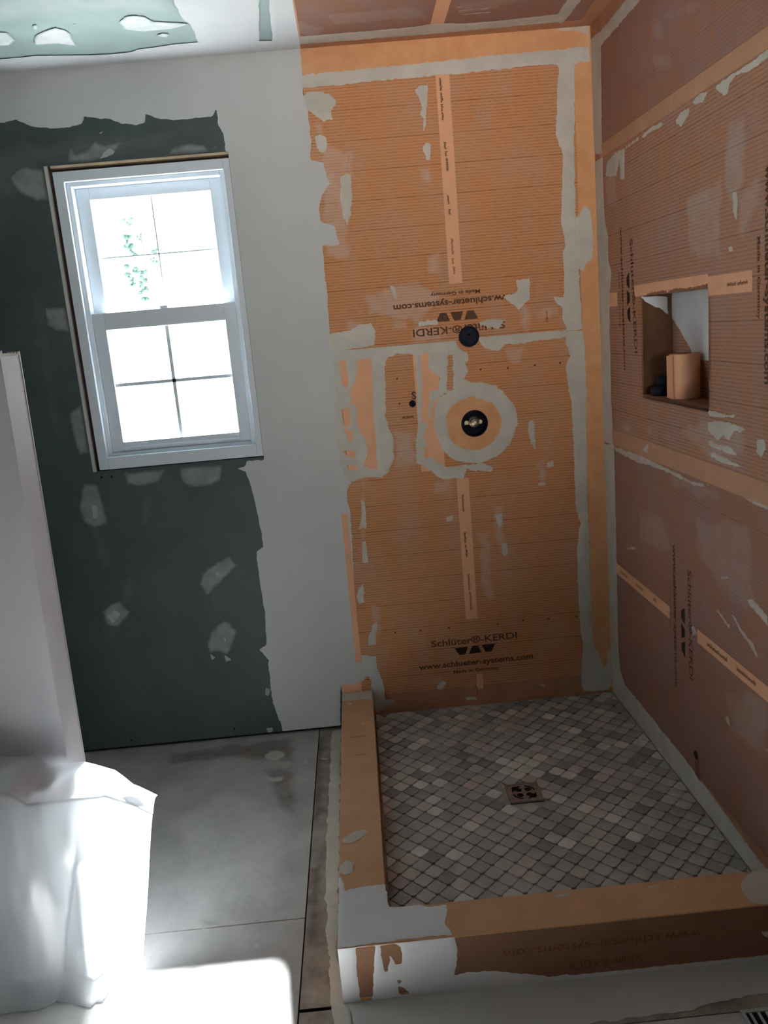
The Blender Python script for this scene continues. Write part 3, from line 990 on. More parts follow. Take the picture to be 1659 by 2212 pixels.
many('thinset_haze', BW, [[(930, 1042), (975, 1036), (975, 1075), (935, 1065)], [(780, 1030), (790, 1032), (790, 1220), (778, 1200)], [(1060, 1090), (1090, 1090), (1095, 1210), (1070, 1180)],
                          [(1030, 1150), (1060, 1150), (1070, 1300), (1040, 1290)], [(925, 1462), (955, 1455), (965, 1485), (930, 1480)],
                          [(848, 930), (900, 930), (905, 1010), (855, 1010)], [(1090, 755), (1130, 748), (1130, 790), (1095, 790)],
                          [(800, 1300), (830, 1310), (820, 1390), (800, 1350)], [(1160, 990), (1185, 980), (1180, 1050), (1160, 1040)]],
     M_TFAINT, lo, th=.0002, lift=.0003, cell=.006, jag=.012, jfreq=35)
for px, py in ((858, 818), (863, 872), (1038, 798), (1097, 795), (1155, 789), (1210, 784), (854, 1366), (909, 1362), (970, 1356), (1075, 1348), (1130, 1340), (1185, 1336), (1245, 1332)):
    u, v = BW.trace(px, py)
    MB().lathe(BW.to3(u, v, 0), (0, -1, 0), [(.0001, .0014), (.0035, .0014), (.0038, 0)], 10).build('screw_head', M_INK, lo)
layer('rust_run', BW, [[(1176, 668), (1186, 668), (1186, 698), (1178, 698)]], M_WSTAINU, up, th=.0002, lift=.0003, cell=.003, jag=.003)

# ceiling board over the shower
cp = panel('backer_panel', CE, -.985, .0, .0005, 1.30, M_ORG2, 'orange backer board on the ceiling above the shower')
MB().pbox(CE, -1.015, -.975, .105, 1.3, 0, .0012).build('edge_strip', M_BANDP, cp)
MB().pbox(CE, -.985, -.001, .001, .058, 0, .0012).build('corner_band', M_BANDD, cp)
MB().pbox(CE, -.062, -.001, .058, 1.3, 0, .0012).build('corner_band', M_BANDD, cp)
MB().pbox(CE, -.562, -.518, .10, 1.3, 0, .0008).build('printed_strip', M_BANDP, cp)
layer('thinset_smear', CE, [[(600, 84), (640, 79), (700, 74), (800, 66), (900, 57), (940, 50), (1010, 50), (1100, 42), (1205, 30), (1250, -40), (1290, -90), (1315, -90), (1240, 20), (1213, 52), (1203, 47),
                             (1100, 58), (950, 72), (800, 84), (700, 92), (640, 96), (600, 100)]], M_THIN, cp, clip=(-1.02, 0, .0, 1.3), **K)
many('thinset_haze', CE, [[(985, 5), (1120, -8), (1150, 0), (1040, 25), (990, 30)], [(625, 72), (640, 40), (700, 60), (690, 78)], [(700, 30), (900, 10), (930, 40), (720, 55)]],
     M_TFAINT2, cp, th=.0002, lift=.0003, cell=.006, jag=.012, jfreq=35)
many('thinset_smear', CE, [[(985, 14), (1060, 8), (1060, 10), (985, 17)], [(990, 22), (1080, 14), (1080, 16), (990, 25)], [(1000, 30), (1060, 24), (1060, 27), (1000, 32)], [(1010, 6), (1120, -3), (1120, 0), (1010, 9)]],
     M_TSKIM2, cp, th=.0003, lift=.0003, cell=.003, jag=.002)

# right wall boards
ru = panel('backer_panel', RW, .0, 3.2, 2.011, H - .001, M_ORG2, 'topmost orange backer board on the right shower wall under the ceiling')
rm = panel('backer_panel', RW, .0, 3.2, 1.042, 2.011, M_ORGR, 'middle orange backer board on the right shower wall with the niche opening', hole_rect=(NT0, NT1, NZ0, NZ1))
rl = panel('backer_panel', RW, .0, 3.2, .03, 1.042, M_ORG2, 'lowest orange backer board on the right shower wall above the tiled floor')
MB().pbox(RW, .06, 3.2, 2.011, 2.053, 0, .0012).build('seam_band', M_BANDR, ru)
MB().pbox(RW, .06, 3.2, 1.042, 1.098, 0, .0012).build('seam_band', M_BANDR, rm)
MB().pbox(RW, .0, 1.30, ZS, .135, 0, .0010).build('floor_band', M_BANDD, rl)
MB().pbox(RW, .0, 3.2, 2.385, H - .001, 0, .0012).build('corner_band', M_BANDD, ru)
MB().pbox(RW, .09, .19, 1.522, 1.568, 0, .0008).build('printed_strip', M_BANDP, rm)
MB().pbox(RW, NT0 - .05, NT1, NZ1 - .0, 1.58, 0, .0008).pbox(RW, NT1, 1.112, 1.526, 1.573, 0, .0008).build('printed_strip', M_BANDP, rm)
MB().pbox(RW, .09, .60, .560, .600, 0, .0008).build('printed_strip', M_BANDP, rl)
MB().pbox(RW, .80, 2.6, .560, .600, 0, .0008).build('printed_strip', M_BANDP, rl)
ticks(RW, [(.14, .581, .075), (.30, .581, .06), (.46, .581, .03)], M_INKL, rl, .012, (1, 0))
ticks(RW, [(.865, .581, .12), (1.04, .581, .10)], M_INK, rl, .012, (1, 0))
ticks(RW, [(.99, 1.548, .045), (1.042, 1.548, .05)], M_INKL, rm, .010, (1, 0))
# rotated print reading downwards
DN = [dict(t0=.752, a=.765, b=.424, c=.677, w0=.628, wa=.812, wb=.350, o=rl, t2=.60), dict(t0=.340, a=1.725, b=1.372, c=.300, w0=.242, wa=1.770, wb=1.312, o=rm, t2=.225)]
text('Schl\u00fcter\u00ae-KERDI', RW, M_INK, rl, (.737, .762), (.742, .424), .026, .018)
logo(RW, (.700, .555), (0, -1), .158, .026, M_INKB, rl)
text('www.schlueter-systems.com', RW, M_INK, rl, (.630, .812), (.632, .350), .022, .030)
text('Made in Germany', RW, M_INKL, rl, (.598, .67), (.598, .49), .014, .025)
text('Schl\u00fcter\u00ae-KERDI', RW, M_INK, rm, (.325, 1.722), (.345, 1.370), .026, .018)
logo(RW, (.300, 1.545), (0, -1), .158, .026, M_INKB, rm)
text('www.schlueter-systems.com', RW, M_INK, rm, (.238, 1.770), (.240, 1.312), .018, .028)
text('Made in Germany', RW, M_INKL, rm, (.208, 1.63), (.208, 1.45), .014, .025)
text('www.schlueter-systems.com', RW, M_INK, rm, (1.170, 1.785), (1.172, 1.321), .026, .030)
text('Made in Germany', RW, M_INK, rm, (1.136, 1.642), (1.138, 1.464), .014, .014)
text('Schl\u00fcter\u00ae-KERDI', RW, M_INK, rm, (1.28, 1.73), (1.28, 1.39), .026, .014)

KR = dict(th=.0014, cell=.004, jag=.004, jfreq=70)
layer('thinset_smear', RW, [[(1380, -20), (1350, 0), (1300, 62), (1277, 80), (1273, 110), (1276, 330), (1302, 335), (1300, 280), (1298, 100), (1306, 90), (1400, -20)]], M_THIN, ru, clip=(0.001, 3.2, 2.011, 2.395), **KR)
layer('thinset_smear', RW, [[(1280, 330), (1302, 330), (1304, 420), (1307, 480), (1314, 510), (1314, 560), (1321, 590), (1317, 640), (1318, 740), (1321, 850), (1324, 930), (1327, 975), (1285, 975), (1270, 600), (1260, 330)]],
      M_THIN, rm, clip=(0.001, 3, 1.042, 2.011), **KR)
layer('thinset_smear', RW, [[(1280, 960), (1327, 960), (1330, 1100), (1333, 1250), (1336, 1400), (1341, 1450), (1350, 1478), (1400, 1540), (1500, 1664), (1640, 1856), (1680, 1900), (1660, 1930), (1620, 1880), (1324, 1498), (1300, 1494), (1290, 1300)]],
      M_THIN, rl, clip=(0.001, 1.26, ZS, 1.042), **KR)
many('thinset_smear', RW, [[(1308, 382), (1312, 350), (1330, 330), (1350, 320), (1372, 302), (1390, 290), (1410, 272), (1440, 262), (1420, 280), (1400, 288), (1392, 300), (1385, 296), (1370, 310), (1350, 322), (1349, 385), (1340, 388), (1338, 345), (1332, 380)],
                           [(1460, 260), (1470, 245), (1490, 232), (1488, 248), (1480, 260), (1472, 272), (1463, 268)],
                           [(1498, 222), (1505, 208), (1530, 195), (1527, 205), (1518, 222), (1505, 225)],
                           [(1544, 190), (1560, 175), (1600, 150), (1659, 108), (1700, 80), (1700, 100), (1659, 122), (1630, 148), (1605, 158), (1590, 163), (1575, 180), (1572, 200), (1565, 206), (1552, 198)],
                           [(1583, 415), (1592, 412), (1595, 440), (1592, 475), (1586, 470)], [(1574, 535), (1582, 532), (1584, 542), (1577, 545)],
                           [(1529, 890), (1535, 886), (1560, 895), (1587, 897), (1583, 903), (1550, 900), (1535, 900)],
                           [(1529, 912), (1545, 908), (1580, 915), (1612, 928), (1600, 934), (1585, 932), (1575, 950), (1560, 940), (1550, 952), (1540, 940), (1530, 930)],
                           [(1530, 950), (1545, 958), (1575, 965), (1585, 975), (1600, 985), (1575, 980), (1532, 962)], [(1532, 978), (1545, 978), (1570, 990), (1600, 1007), (1590, 1008), (1560, 1000), (1535, 985)],
                           [(1636, 950), (1650, 948), (1654, 970), (1645, 990), (1634, 975)], [(1532, 1010), (1540, 1012), (1545, 1018)],
                           [(1395, 960), (1402, 958), (1400, 980), (1385, 975), (1378, 982)]],
     M_THIN, rm, clip=(0.001, 3.2, 1.0, 2.013), **KR)
many('thinset_smear', RW, [[(1326, 963), (1335, 966), (1360, 975), (1390, 985), (1410, 995), (1450, 1015), (1500, 1040), (1535, 1048), (1510, 1052), (1500, 1050), (1470, 1035), (1440, 1020), (1400, 1005), (1380, 1002), (1350, 985), (1330, 975)],
                           [(1600, 1070), (1625, 1075), (1659, 1090), (1659, 1102), (1620, 1085)], [(1353, 1182), (1372, 1180), (1376, 1187), (1355, 1188)],
                           [(1610, 1290), (1625, 1293), (1660, 1330), (1659, 1355), (1640, 1330), (1620, 1310)], [(1548, 1318), (1552, 1316), (1578, 1352), (1574, 1358)],
                           [(1580, 1325), (1588, 1330), (1600, 1355), (1628, 1390), (1641, 1425), (1634, 1420), (1615, 1388), (1595, 1358)],
                           [(1492, 1352), (1500, 1350), (1507, 1370), (1498, 1374)], [(1550, 1240), (1585, 1248), (1560, 1254)], [(1566, 1548), (1574, 1545), (1580, 1572), (1574, 1568)],
                           [(1636, 1600), (1645, 1603), (1662, 1625), (1655, 1620)]],
     M_TSKIM2, rl, clip=(0.001, 3.2, 0, 1.043), th=.001, cell=.004, jag=.004, jfreq=70)
many('thinset_haze', RW, [[(1400, 40), (1430, 35), (1440, 95), (1415, 90)], [(1440, 50), (1500, 30), (1520, 5), (1480, 0), (1430, 30)], [(1400, 120), (1450, 110), (1450, 150), (1420, 160)]],
     M_TFAINT2, ru, th=.0002, lift=.0003, cell=.008, jag=.014, jfreq=25)
many('thinset_haze', RW, [[(1570, 260), (1610, 250), (1610, 400), (1585, 460), (1560, 400)], [(1590, 420), (1640, 380), (1650, 440), (1600, 520)], [(1305, 380), (1330, 370), (1335, 450), (1310, 450)],
                          [(1340, 910), (1365, 915), (1365, 940), (1345, 935)], [(1390, 915), (1410, 918), (1408, 945), (1392, 940)], [(1425, 935), (1450, 935), (1445, 950)], [(1460, 930), (1529, 900), (1620, 930), (1610, 990), (1540, 1000)],
                          [(1480, 420), (1560, 380), (1560, 560), (1490, 560)]],
     M_TFAINTR, rm, th=.0002, lift=.0003, cell=.008, jag=.014, jfreq=25)
many('thinset_haze', RW, [[(1500, 1110), (1620, 1130), (1640, 1330), (1560, 1290), (1500, 1180)], [(1380, 1100), (1430, 1110), (1450, 1190), (1380, 1170)], [(1560, 1480), (1659, 1500), (1659, 1640), (1580, 1600)],
                          [(1430, 1010), (1560, 1060), (1560, 1090), (1450, 1050)]],
     M_TFAINT2, rl, th=.0002, lift=.0003, cell=.01, jag=.02, jfreq=18)
layer('rust_run', RW, [[(1501, 1642), (1512, 1640), (1515, 1690), (1507, 1712), (1503, 1690)]], M_WSTAIN, rl, th=.0003, lift=.0012, cell=.003, jag=.002)
uu, vv = RW.trace(1504, 1631)
MB().lathe(RW.to3(uu, vv, 0), tuple(RW.N), [(.0001, .002), (.012, .002), (.014, .0)], 18).build('pipe_hole', M_INKB, rl)

# niche
ni = empty('wall_niche', tuple(RW.to3(NT0, NZ0)), 'recessed rectangular niche in the right shower wall', 'niche')
D = .10
side = MB().pbox(RW, NT0 - .012, NT0, NZ0, NZ1, -D, 0).build('side_wall', M_ORG, ni)
NS = Plane(RW.to3(NT0, 0, 0), -RW.N, RW.V, RW.U)       # far side of the niche, u = depth
me = side.data
uvl = me.uv_layers.new(name='UVMap')
base = Vector(ni.location)
for lp in me.loops:
    c = NS.M @ (np.array(me.vertices[lp.vertex_index].co + base) - NS.O)
    uvl.data[lp.index].uv = (c[0], c[1])
o = MB().pbox(RW, NT1, NT1 + .012, NZ0, NZ1, -D, 0).build('side_wall', M_BANDD, ni)
o = MB().pbox(RW, NT0, NT1, NZ0 - .012, NZ0, -D, 0).build('niche_sill', M_BANDD, ni)
o = MB().pbox(RW, NT0, NT1, NZ1, NZ1 + .012, -D, 0).build('niche_top', M_THIN, ni)
o = MB().pbox(RW, NT0 - .012, NT1 + .012, NZ0 - .012, NZ1 + .012, -D - .012, -D).build('niche_back', M_ORGR, ni, uvplane=RW)
NBK = Plane(RW.to3(0, 0, -D), RW.U, RW.V, RW.N)


def into(P, *px):
    return [P.trace(*a) for a in px]


o = layer('thinset_smear', NBK, [[(1440, 640), (1470, 628), (1535, 620), (1535, 780), (1500, 775), (1490, 750), (1465, 706), (1446, 678), (1441, 660)]], M_MUDW, None, th=.001, cell=.004, jag=.003,
          clip=(NT0, NT1, NZ0, NZ1))
o.parent = ni
o.matrix_parent_inverse = Matrix.Translation(-Vector(ni.location))
o = layer('thinset_smear', NS, [[(1384, 640), (1441, 640), (1443, 680), (1436, 676), (1430, 668), (1410, 660), (1392, 650)]], M_MUDW, None, th=.001, cell=.003, jag=.002, clip=(0, D, NZ0, NZ1))
if o:
    o.parent = ni
    o.matrix_parent_inverse = Matrix.Translation(-Vector(ni.location))
rag = layer('torn_top_edge', RW, [[(1398, 634), (1440, 626), (1442, 632), (1455, 624), (1485, 622), (1500, 620), (1533, 612), (1530, 628), (1529, 660), (1515, 650), (1500, 636), (1470, 632), (1400, 642)]], M_INKL, None,
            th=.001, cell=.003, jag=.003, lift=.0012, clip=(NT0, NT1, NZ1 - .0005, 1.58))
if rag:
    rag.parent = ni
    rag.matrix_parent_inverse = Matrix.Translation(-Vector(ni.location))

# roll of band and black fitting lying in the niche
c = RW.to3(.615, NZ0, -.048)
rt = empty('membrane_roll', tuple(c), 'upright roll of plain orange band standing in the niche', 'roll')
MB().lathe(tuple(c), (0, 0, 1), [(.018, .0005), (.042, .0005), (.0435, .003), (.0435, .126), (.042, .1285), (.019, .1285), (.018, .127), (.018, .0005)], 48).build('roll_body', M_BANDP, rt, smooth=False)
MB().lathe(tuple(c), (0, 0, 1), [(.018, .001), (.0178, .131), (.016, .131), (.016, .001), (.018, .001)], 32).build('core_tube', M_INKL, rt)
MB().pbox(Plane(c, RW.U, RW.V, RW.N), -.02, .022, .004, .125, .0425, .0442).build('loose_end', M_BANDP, rt)
c = RW.to3(.475, NZ0, -.046)
fz = empty('black_fitting', tuple(c), 'black flanged plastic fitting lying behind the orange roll in the niche', 'fitting')
MB().lathe(tuple(c), (0, 0, 1), [(.0001, .001), (.042, .001), (.044, .005), (.044, .022), (.040, .028), (.028, .030), (.0001, .030)], 40).build('flange', M_BLK, fz)
MB().lathe(tuple(c), (0, 0, 1), [(.026, .029), (.026, .055), (.024, .058), (.0001, .058)], 32).build('raised_collar', M_BLK, fz)

# ------------------------------------------------------------------ valve, shower arm opening, pipe
def put(o, parent):
    o.parent = parent


v = empty('shower_valve', (VAL[0], .0, VAL[1]), 'brass shower valve in its round black guard in the back wall opening', 'valve')
C0 = (VAL[0], 0, VAL[1])
MB().lathe(C0, (0, -1, 0), [(.049, .0015), (.0485, .003), (.0455, .003), (.045, -.05), (.0001, -.05)], 48).build('guard_ring', M_BLK, v)
MB().lathe((VAL[0] + .002, 0, VAL[1] + .003), (0, -1, 0), [(.020, -.049), (.020, -.028), (.013, -.024), (.012, -.012), (.006, -.010), (.0055, -.003), (.0001, -.003)], 28).build('cartridge', M_BRASS, v)
q = MB()
for dx, dz in ((-.026, .002), (.026, .002)):
    q.lathe((VAL[0] + dx, 0, VAL[1] + dz), (0, -1, 0), [(.007, -.049), (.007, -.03), (.0001, -.03)], 16)
q.box(VAL[0] - .032, VAL[0] + .032, .034, .046, VAL[1] - .006, VAL[1] + .006)
q.build('stop_screw', M_BRASS, v)

a = empty('shower_arm_cap', (ARM[0], 0, ARM[1]), 'round black cap plugging the shower arm opening above the valve', 'cap')
C1 = (ARM[0], 0, ARM[1])
MB().lathe(C1, (0, -1, 0), [(.037, .0005), (.036, .006), (.031, .007), (.029, .003), (.0001, .003)], 48).build('cap_disc', M_BLK, a)
q = MB()
q.box(ARM[0] - .018, ARM[0] + .016, -.0055, -.003, ARM[1] + .004, ARM[1] + .009).box(ARM[0] - .004, ARM[0] + .004, -.0055, -.003, ARM[1] - .022, ARM[1] + .020)
q.build('cross_rib', M_BLK, a)

pp = MB().lathe((PIP[0], 0, PIP[1]), (0, -1, 0), [(.0125, -.02), (.0125, .004), (.009, .005), (.0085, -.015), (.0001, -.015)], 24).build('pipe_stub', M_BLK)
tag(pp, 'small black pipe end poking through the board left of the valve', 'pipe')

# ------------------------------------------------------------------ shower floor
sf = empty('shower_floor', (-.47, -.6, 0), 'mosaic of small grey and cream lantern tiles on the shower floor', 'tiled floor')
MB().add([(-.945, -1.26, ZS - .006), (.016 * 1.26, -1.26, ZS - .006), (0, 0, ZS - .006), (-.94, 0, ZS - .006),
          (-.945, -1.26, 0), (.016 * 1.26, -1.26, 0), (0, 0, 0), (-.94, 0, 0)],
         [(0, 1, 2, 3), (7, 6, 5, 4), (0, 4, 5, 1), (1, 5, 6, 2), (2, 6, 7, 3), (3, 7, 4, 0)]).build('mortar_bed', M_GROUT, sf)
PIT = .0645
TX0, TX1, TY0, TY1 = -.938, -.006, -1.255, -.006
DR = (-.488, -.652, .053)


def tile_outline(cx, cy):
    # square set on its corner, corners rounded, flanks faintly waisted
    h, r = PIT * .343, PIT * .175
    pts = []
    for q in range(4):
        a0 = q * math.pi / 2
        for k in range(6):
            t = a0 + math.pi / 2 * k / 5
            px = (h - r) * (1 if q in (0, 3) else -1) + r * math.cos(t)
            py = (h - r) * (1 if q in (0, 1) else -1) + r * math.sin(t)
            pts.append((px, py))
        t = a0 + math.pi / 2
        pts.append((math.cos(t) * (h * .965), math.sin(t) * (h * .965)))
    c_ = math.sqrt(.5)
    return [(cx + (x - y) * c_, cy + (x + y) * c_) for x, y in pts]


def clip_poly(poly, keep, inter):
    out = []
    for i in range(len(poly)):
        a_, b_ = poly[i], poly[(i + 1) % len(poly)]
        if keep(a_):
            out.append(a_)
        if keep(a_) != keep(b_):
            out.append(inter(a_, b_))
    return out


tv, tf, tone = [], [], []
rs = random.Random(12)
row = 0
yy = TY0 - PIT
while yy < TY1 + PIT:
    xx = TX0 - PIT + (PIT / 2 if row % 2 else 0)
    while xx < TX1 + PIT:
        poly = tile_outline(xx, yy)
        for ax, lim, sg in ((0, TX0, 1), (0, TX1 + .016 * -yy, -1), (1, TY0, 1), (1, TY1, -1)):
            if not poly:
                break
            kp = lambda p_, ax=ax, lim=lim, sg=sg: sg * (p_[ax] - lim) > 0
            def it(a_, b_, ax=ax, lim=lim):
                t = (lim - a_[ax]) / (b_[ax] - a_[ax])
                return (a_[0] + t * (b_[0] - a_[0]), a_[1] + t * (b_[1] - a_[1]))
            poly = clip_poly(poly, kp, it)
        inside_d = abs(xx - DR[0]) < DR[2] + .012 and abs(yy - DR[1]) < DR[2] + .012
        if poly and len(poly) > 3 and not inside_d:
            cxp = sum(q_[0] for q_ in poly) / len(poly)
            cyp = sum(q_[1] for q_ in poly) / len(poly)
            k = len(tv)
            n = len(poly)
            jz = rs.uniform(-.0003, .0003)
            for q_ in poly:
                tv.append((q_[0], q_[1], ZS - .0055))
            for q_ in poly:
                tv.append((q_[0], q_[1], ZS - .001 + jz))
            for q_ in poly:
                tv.append((cxp + (q_[0] - cxp) * .93, cyp + (q_[1] - cyp) * .93, ZS + jz))
            fs = []
            for i in range(n):
                j = (i + 1) % n
                fs += [(k + i, k + j, k + n + j, k + n + i), (k + n + i, k + n + j, k + 2 * n + j, k + 2 * n + i)]
            fs.append(tuple(k + 2 * n + i for i in range(n)))
            tn = rs.random()
            if abs(xx + .475) < .06 and abs(yy + .49) < .06:
                tn = .95
            tf += fs
            tone += [tn] * len(fs)
        xx += PIT
    yy += PIT / 2
    row += 1
me = bpy.data.meshes.new('mosaic_tiles')
loc = Vector(sf.location)
me.from_pydata([tuple(Vector(q_) - loc) for q_ in tv], [], tf)
at = me.attributes.new('tone', 'FLOAT', 'FACE')
at.data.foreach_set('value', tone)
tm = bpy.data.materials.new('lantern_tile')
tm.use_nodes = True
N, L = tm.node_tree.nodes, tm.node_tree.links
b = N['Principled BSDF']
b.inputs['Roughness'].default_value = .45
b.inputs['Specular IOR Level'].default_value = .35
a_ = N.new('ShaderNodeAttribute')
a_.attribute_name = 'tone'
cr = N.new('ShaderNodeValToRGB')
cr.color_ramp.interpolation = 'CONSTANT'
for i, (pos, colr) in enumerate([(0, (.30, .29, .30)), (.13, (.40, .385, .37)), (.34, (.48, .46, .43)), (.55, (.44, .435, .42)), (.72, (.54, .50, .46)), (.84, (.58, .51, .48)), (.92, (.70, .66, .62))]):
    e = cr.color_ramp.elements[i] if i < 2 else cr.color_ramp.elements.new(pos)
    e.position = pos
    e.color = (*colr, 1)
L.new(a_.outputs['Fac'], cr.inputs['Fac'])
tc = N.new('ShaderNodeTexCoord')
nz = N.new('ShaderNodeTexNoise')
nz.inputs['Scale'].default_value = 30
nz.inputs['Detail'].default_value = 6
L.new(tc.outputs['Object'], nz.inputs['Vector'])
mx = N.new('ShaderNodeMix')
mx.data_type = 'RGBA'
mx.blend_type = 'MULTIPLY'
mx.inputs['Factor'].default_value = .35
L.new(cr.outputs['Color'], mx.inputs['A'])
L.new(nz.outputs['Fac'], mx.inputs['B'])
L.new(mx.outputs['Result'], b.inputs['Base Color'])
link('mosaic_tiles', me, tm, sf)

# drain
dr = empty('floor_drain', (DR[0], DR[1], ZS), 'square metal floor drain grate in the middle of the mosaic', 'drain')
dm = MB()
R_ = DR[2]
dm.box(DR[0] - R_, DR[0] + R_, DR[1] - R_, DR[1] + R_, ZS - .012, ZS - .004)
dm.build('drain_pan', M_DARK, dr)
dm = MB()
for s_ in (-1, 1):
    dm.box(DR[0] + s_ * R_ - (.006 if s_ > 0 else 0), DR[0] + s_ * R_ + (.006 if s_ < 0 else 0), DR[1] - R_, DR[1] + R_, ZS - .004, ZS + .0015)
    dm.box(DR[0] - R_ + .006, DR[0] + R_ - .006, DR[1] + s_ * R_ - (.006 if s_ > 0 else 0), DR[1] + s_ * R_ + (.006 if s_ < 0 else 0), ZS - .004, ZS + .0015)
dm.build('drain_frame', M_STEEL, dr, bevel=.0006)
FD = Plane((DR[0], DR[1], ZS), (1, 0, 0), (0, 1, 0), (0, 0, 1))
hl = []
for a0 in (45, 135, 225, 315):                              # ring of curved slots with four bean shaped openings
    arc = []
    for k in range(9):
        t = math.radians(a0 - 33 + 66 * k / 8)
        arc.append((.039 * math.cos(t), .039 * math.sin(t)))
    for k in range(9):
        t = math.radians(a0 + 33 - 66 * k / 8)
        arc.append((.033 * math.cos(t), .033 * math.sin(t)))
    hl.append((arc, 0))
    t = math.radians(a0)
    hl.append((circ(.021 * math.cos(t), .021 * math.sin(t), .0105, 20), 0))
for t_ in (135, 315):
    t = math.radians(t_)
    hl.append((circ(.034 * math.cos(t), .034 * math.sin(t), .012, 20), 0))
o = layer('drain_grate', FD, [[(-.047, -.047), (.047, -.047), (.047, .047), (-.047, .047)]], M_STEEL, None, th=0, lift=.0002, cell=.0014, jag=0, holes=hl, raw=True)
o.parent = dr
o.matrix_parent_inverse = Matrix.Translation(-Vector(dr.location))

# ------------------------------------------------------------------ curb
XO, XI, YO, YI = -1.062, -.944, -1.375, -1.257
curb = MB()
poly = [(XO, .002), (XO, -YO), (.018, -YO), (.018, -YI), (XI, -YI), (XI, .002)]
curb.prism(FL, poly[::-1], .0, ZC)
curb = curb.build('shower_curb', M_CURB, bevel=.002)
tag(curb, 'L shaped orange shower curb framing the tiled floor, thinset on its corner', 'curb')
MB().pbox(CFR, XO + .004, .016, .012, ZC - .004, 0, .0009).build('front_face_shade', M_CURBF, curb)  # thin sheet that carries the darker front colour, standing in for shade
KC = dict(th=.0014, cell=.004, jag=.004, jfreq=60)
layer('thinset_smear', CT, [[(727, 2050), (727, 2000), (732, 1940), (731, 1895), (738, 1895), (746, 1925), (760, 1921), (775, 1917), (800, 1914), (832, 1911), (840, 1961), (905, 1955), (930, 1960), (962, 1955), (966, 1975), (962, 1992), (975, 2020), (930, 2024), (820, 2036)]],
      M_MUDW, curb, clip=(XO, 0, 0, -YO), label='pale thinset over the curb corner', **KC)
layer('thinset_smear', CFR, [[(727, 2046), (770, 2040), (900, 2027), (978, 2020), (985, 2030), (989, 2060), (985, 2085), (981, 2106), (1020, 2098), (1060, 2096), (1110, 2100), (1160, 2106), (1200, 2108), (1280, 2100), (1350, 2095), (1480, 2080), (1600, 2068), (1700, 2060), (1700, 2200), (1000, 2200), (740, 2220), (727, 2150)]],
      M_MUDW, curb, clip=(XO, .02, 0, ZC), holes=[([(769, 2047), (809, 2042), (806, 2100), (804, 2160), (780, 2164), (773, 2110)], .003),
                                                 ([(822, 2042), (850, 2037), (866, 2046), (866, 2080), (855, 2083), (847, 2066), (841, 2060), (838, 2097), (830, 2097), (826, 2070)], .003),
                                                 ([(858, 2116), (868, 2118), (862, 2124)], .002), ([(862, 2132), (872, 2134), (886, 2146), (863, 2150)], .002)],
      label='pale thinset over the front of the curb', **KC)
many('thinset_smear', CT, [[(740, 1815), (760, 1798), (788, 1792), (795, 1796), (778, 1810), (760, 1822), (742, 1822)], [(734, 1868), (748, 1858), (764, 1866), (762, 1882), (746, 1890), (734, 1885)],
                           [(735, 1499), (802, 1492), (803, 1510), (738, 1515)], [(746, 1518), (760, 1520), (756, 1524)], [(736, 1546), (745, 1541), (742, 1548)], [(759, 1545), (768, 1545), (764, 1549)], [(778, 1563), (788, 1561), (788, 1565)],
                           [(1199, 1934), (1228, 1930), (1228, 1936), (1200, 1939)], [(1394, 1915), (1420, 1911), (1426, 1916), (1405, 1920)], [(1446, 1910), (1462, 1918), (1458, 1922)],
                           [(1600, 1905), (1630, 1880), (1720, 1870), (1720, 1950), (1659, 1956), (1625, 1950), (1610, 1935), (1602, 1920)]],
     M_THIN, curb, clip=(XO, .02, 0, -YO), **KC)
many('thinset_smear', CFR, [[(1640, 2010), (1659, 2010), (1700, 2005), (1700, 2025), (1655, 2024)]], M_THIN, curb, clip=(XO, .02, 0, ZC), **KC)
text('www.schlueter-systems.com', CFR, M_INKC, curb, (-.221, .098), (-.684, .098), .022, .012, lift=.0013)
text('Schl\u00fcter\u00ae-KERDI', CFR, M_INKC, curb, (-.36, .048), (-.53, .048), .022, .012, lift=.0011)
ticks(CT, [(XO + .030, .368, .055)], M_INKL, curb, .008, (1, 0))
ticks(CT, [(XO + .045, .495, .038)], M_INKL, curb, .006, (1, 0))

# floor register at the right end of the curb
c = (-.105, -1.565)
rg = empty('floor_register', (c[0], c[1], 0), 'dark slotted floor register at the lower right corner of the floor', 'register')
m_ = MB()
frx = MB()
frame_z = .004
for b_ in ((-.09, .09, .044, .052), (-.09, .09, -.052, -.044), (-.09, -.082, -.044, .044), (.082, .09, -.044, .044)):
    frx.box(c[0] + b_[0], c[0] + b_[1], c[1] + b_[2], c[1] + b_[3], .0, frame_z)
frx.build('register_frame', M_CASE, rg)
MB().box(c[0] - .082, c[0] + .082, c[1] - .044, c[1] + .044, .0005, .0012).build('register_well', M_DARK, rg)
sl = MB()
for k in range(9):
    x = c[0] - .074 + k * .0175
    sl.box(x, x + .006, c[1] - .042, c[1] + .042, .0015, .0035)
sl.build('register_slat', M_CASE, rg)

# ------------------------------------------------------------------ covered things at the lower left
pb = empty('tool_case', (-1.93, -1.07, 0), 'grey case under the plastic sheet beside the half wall', 'tool case')
MB().box(-2.35, -1.77, -1.14, -1.02, .0, .40).build('case_body', M_CASE, pb, bevel=.01)
MB().box(-2.355, -1.765, -1.145, -1.015, .40, .43).build('case_lid', M_CASE, pb, bevel=.008)
MB().box(-2.10, -1.98, -1.158, -1.146, .34, .42).build('latch', M_STEEL, pb)
ct = MB().box(-1.885, -1.745, -1.12, -1.04, .431, .462).build('carton', M_PINK, bevel=.003)
tag(ct, 'pinkish carton on the grey case showing through the plastic sheet', 'carton')
ct2 = MB().box(-2.3, -1.9, -1.12, -1.04, .431, .475).build('carton', M_BLK, bevel=.003)
tag(ct2, 'dark flat box left of the pinkish carton under the plastic sheet', 'carton')

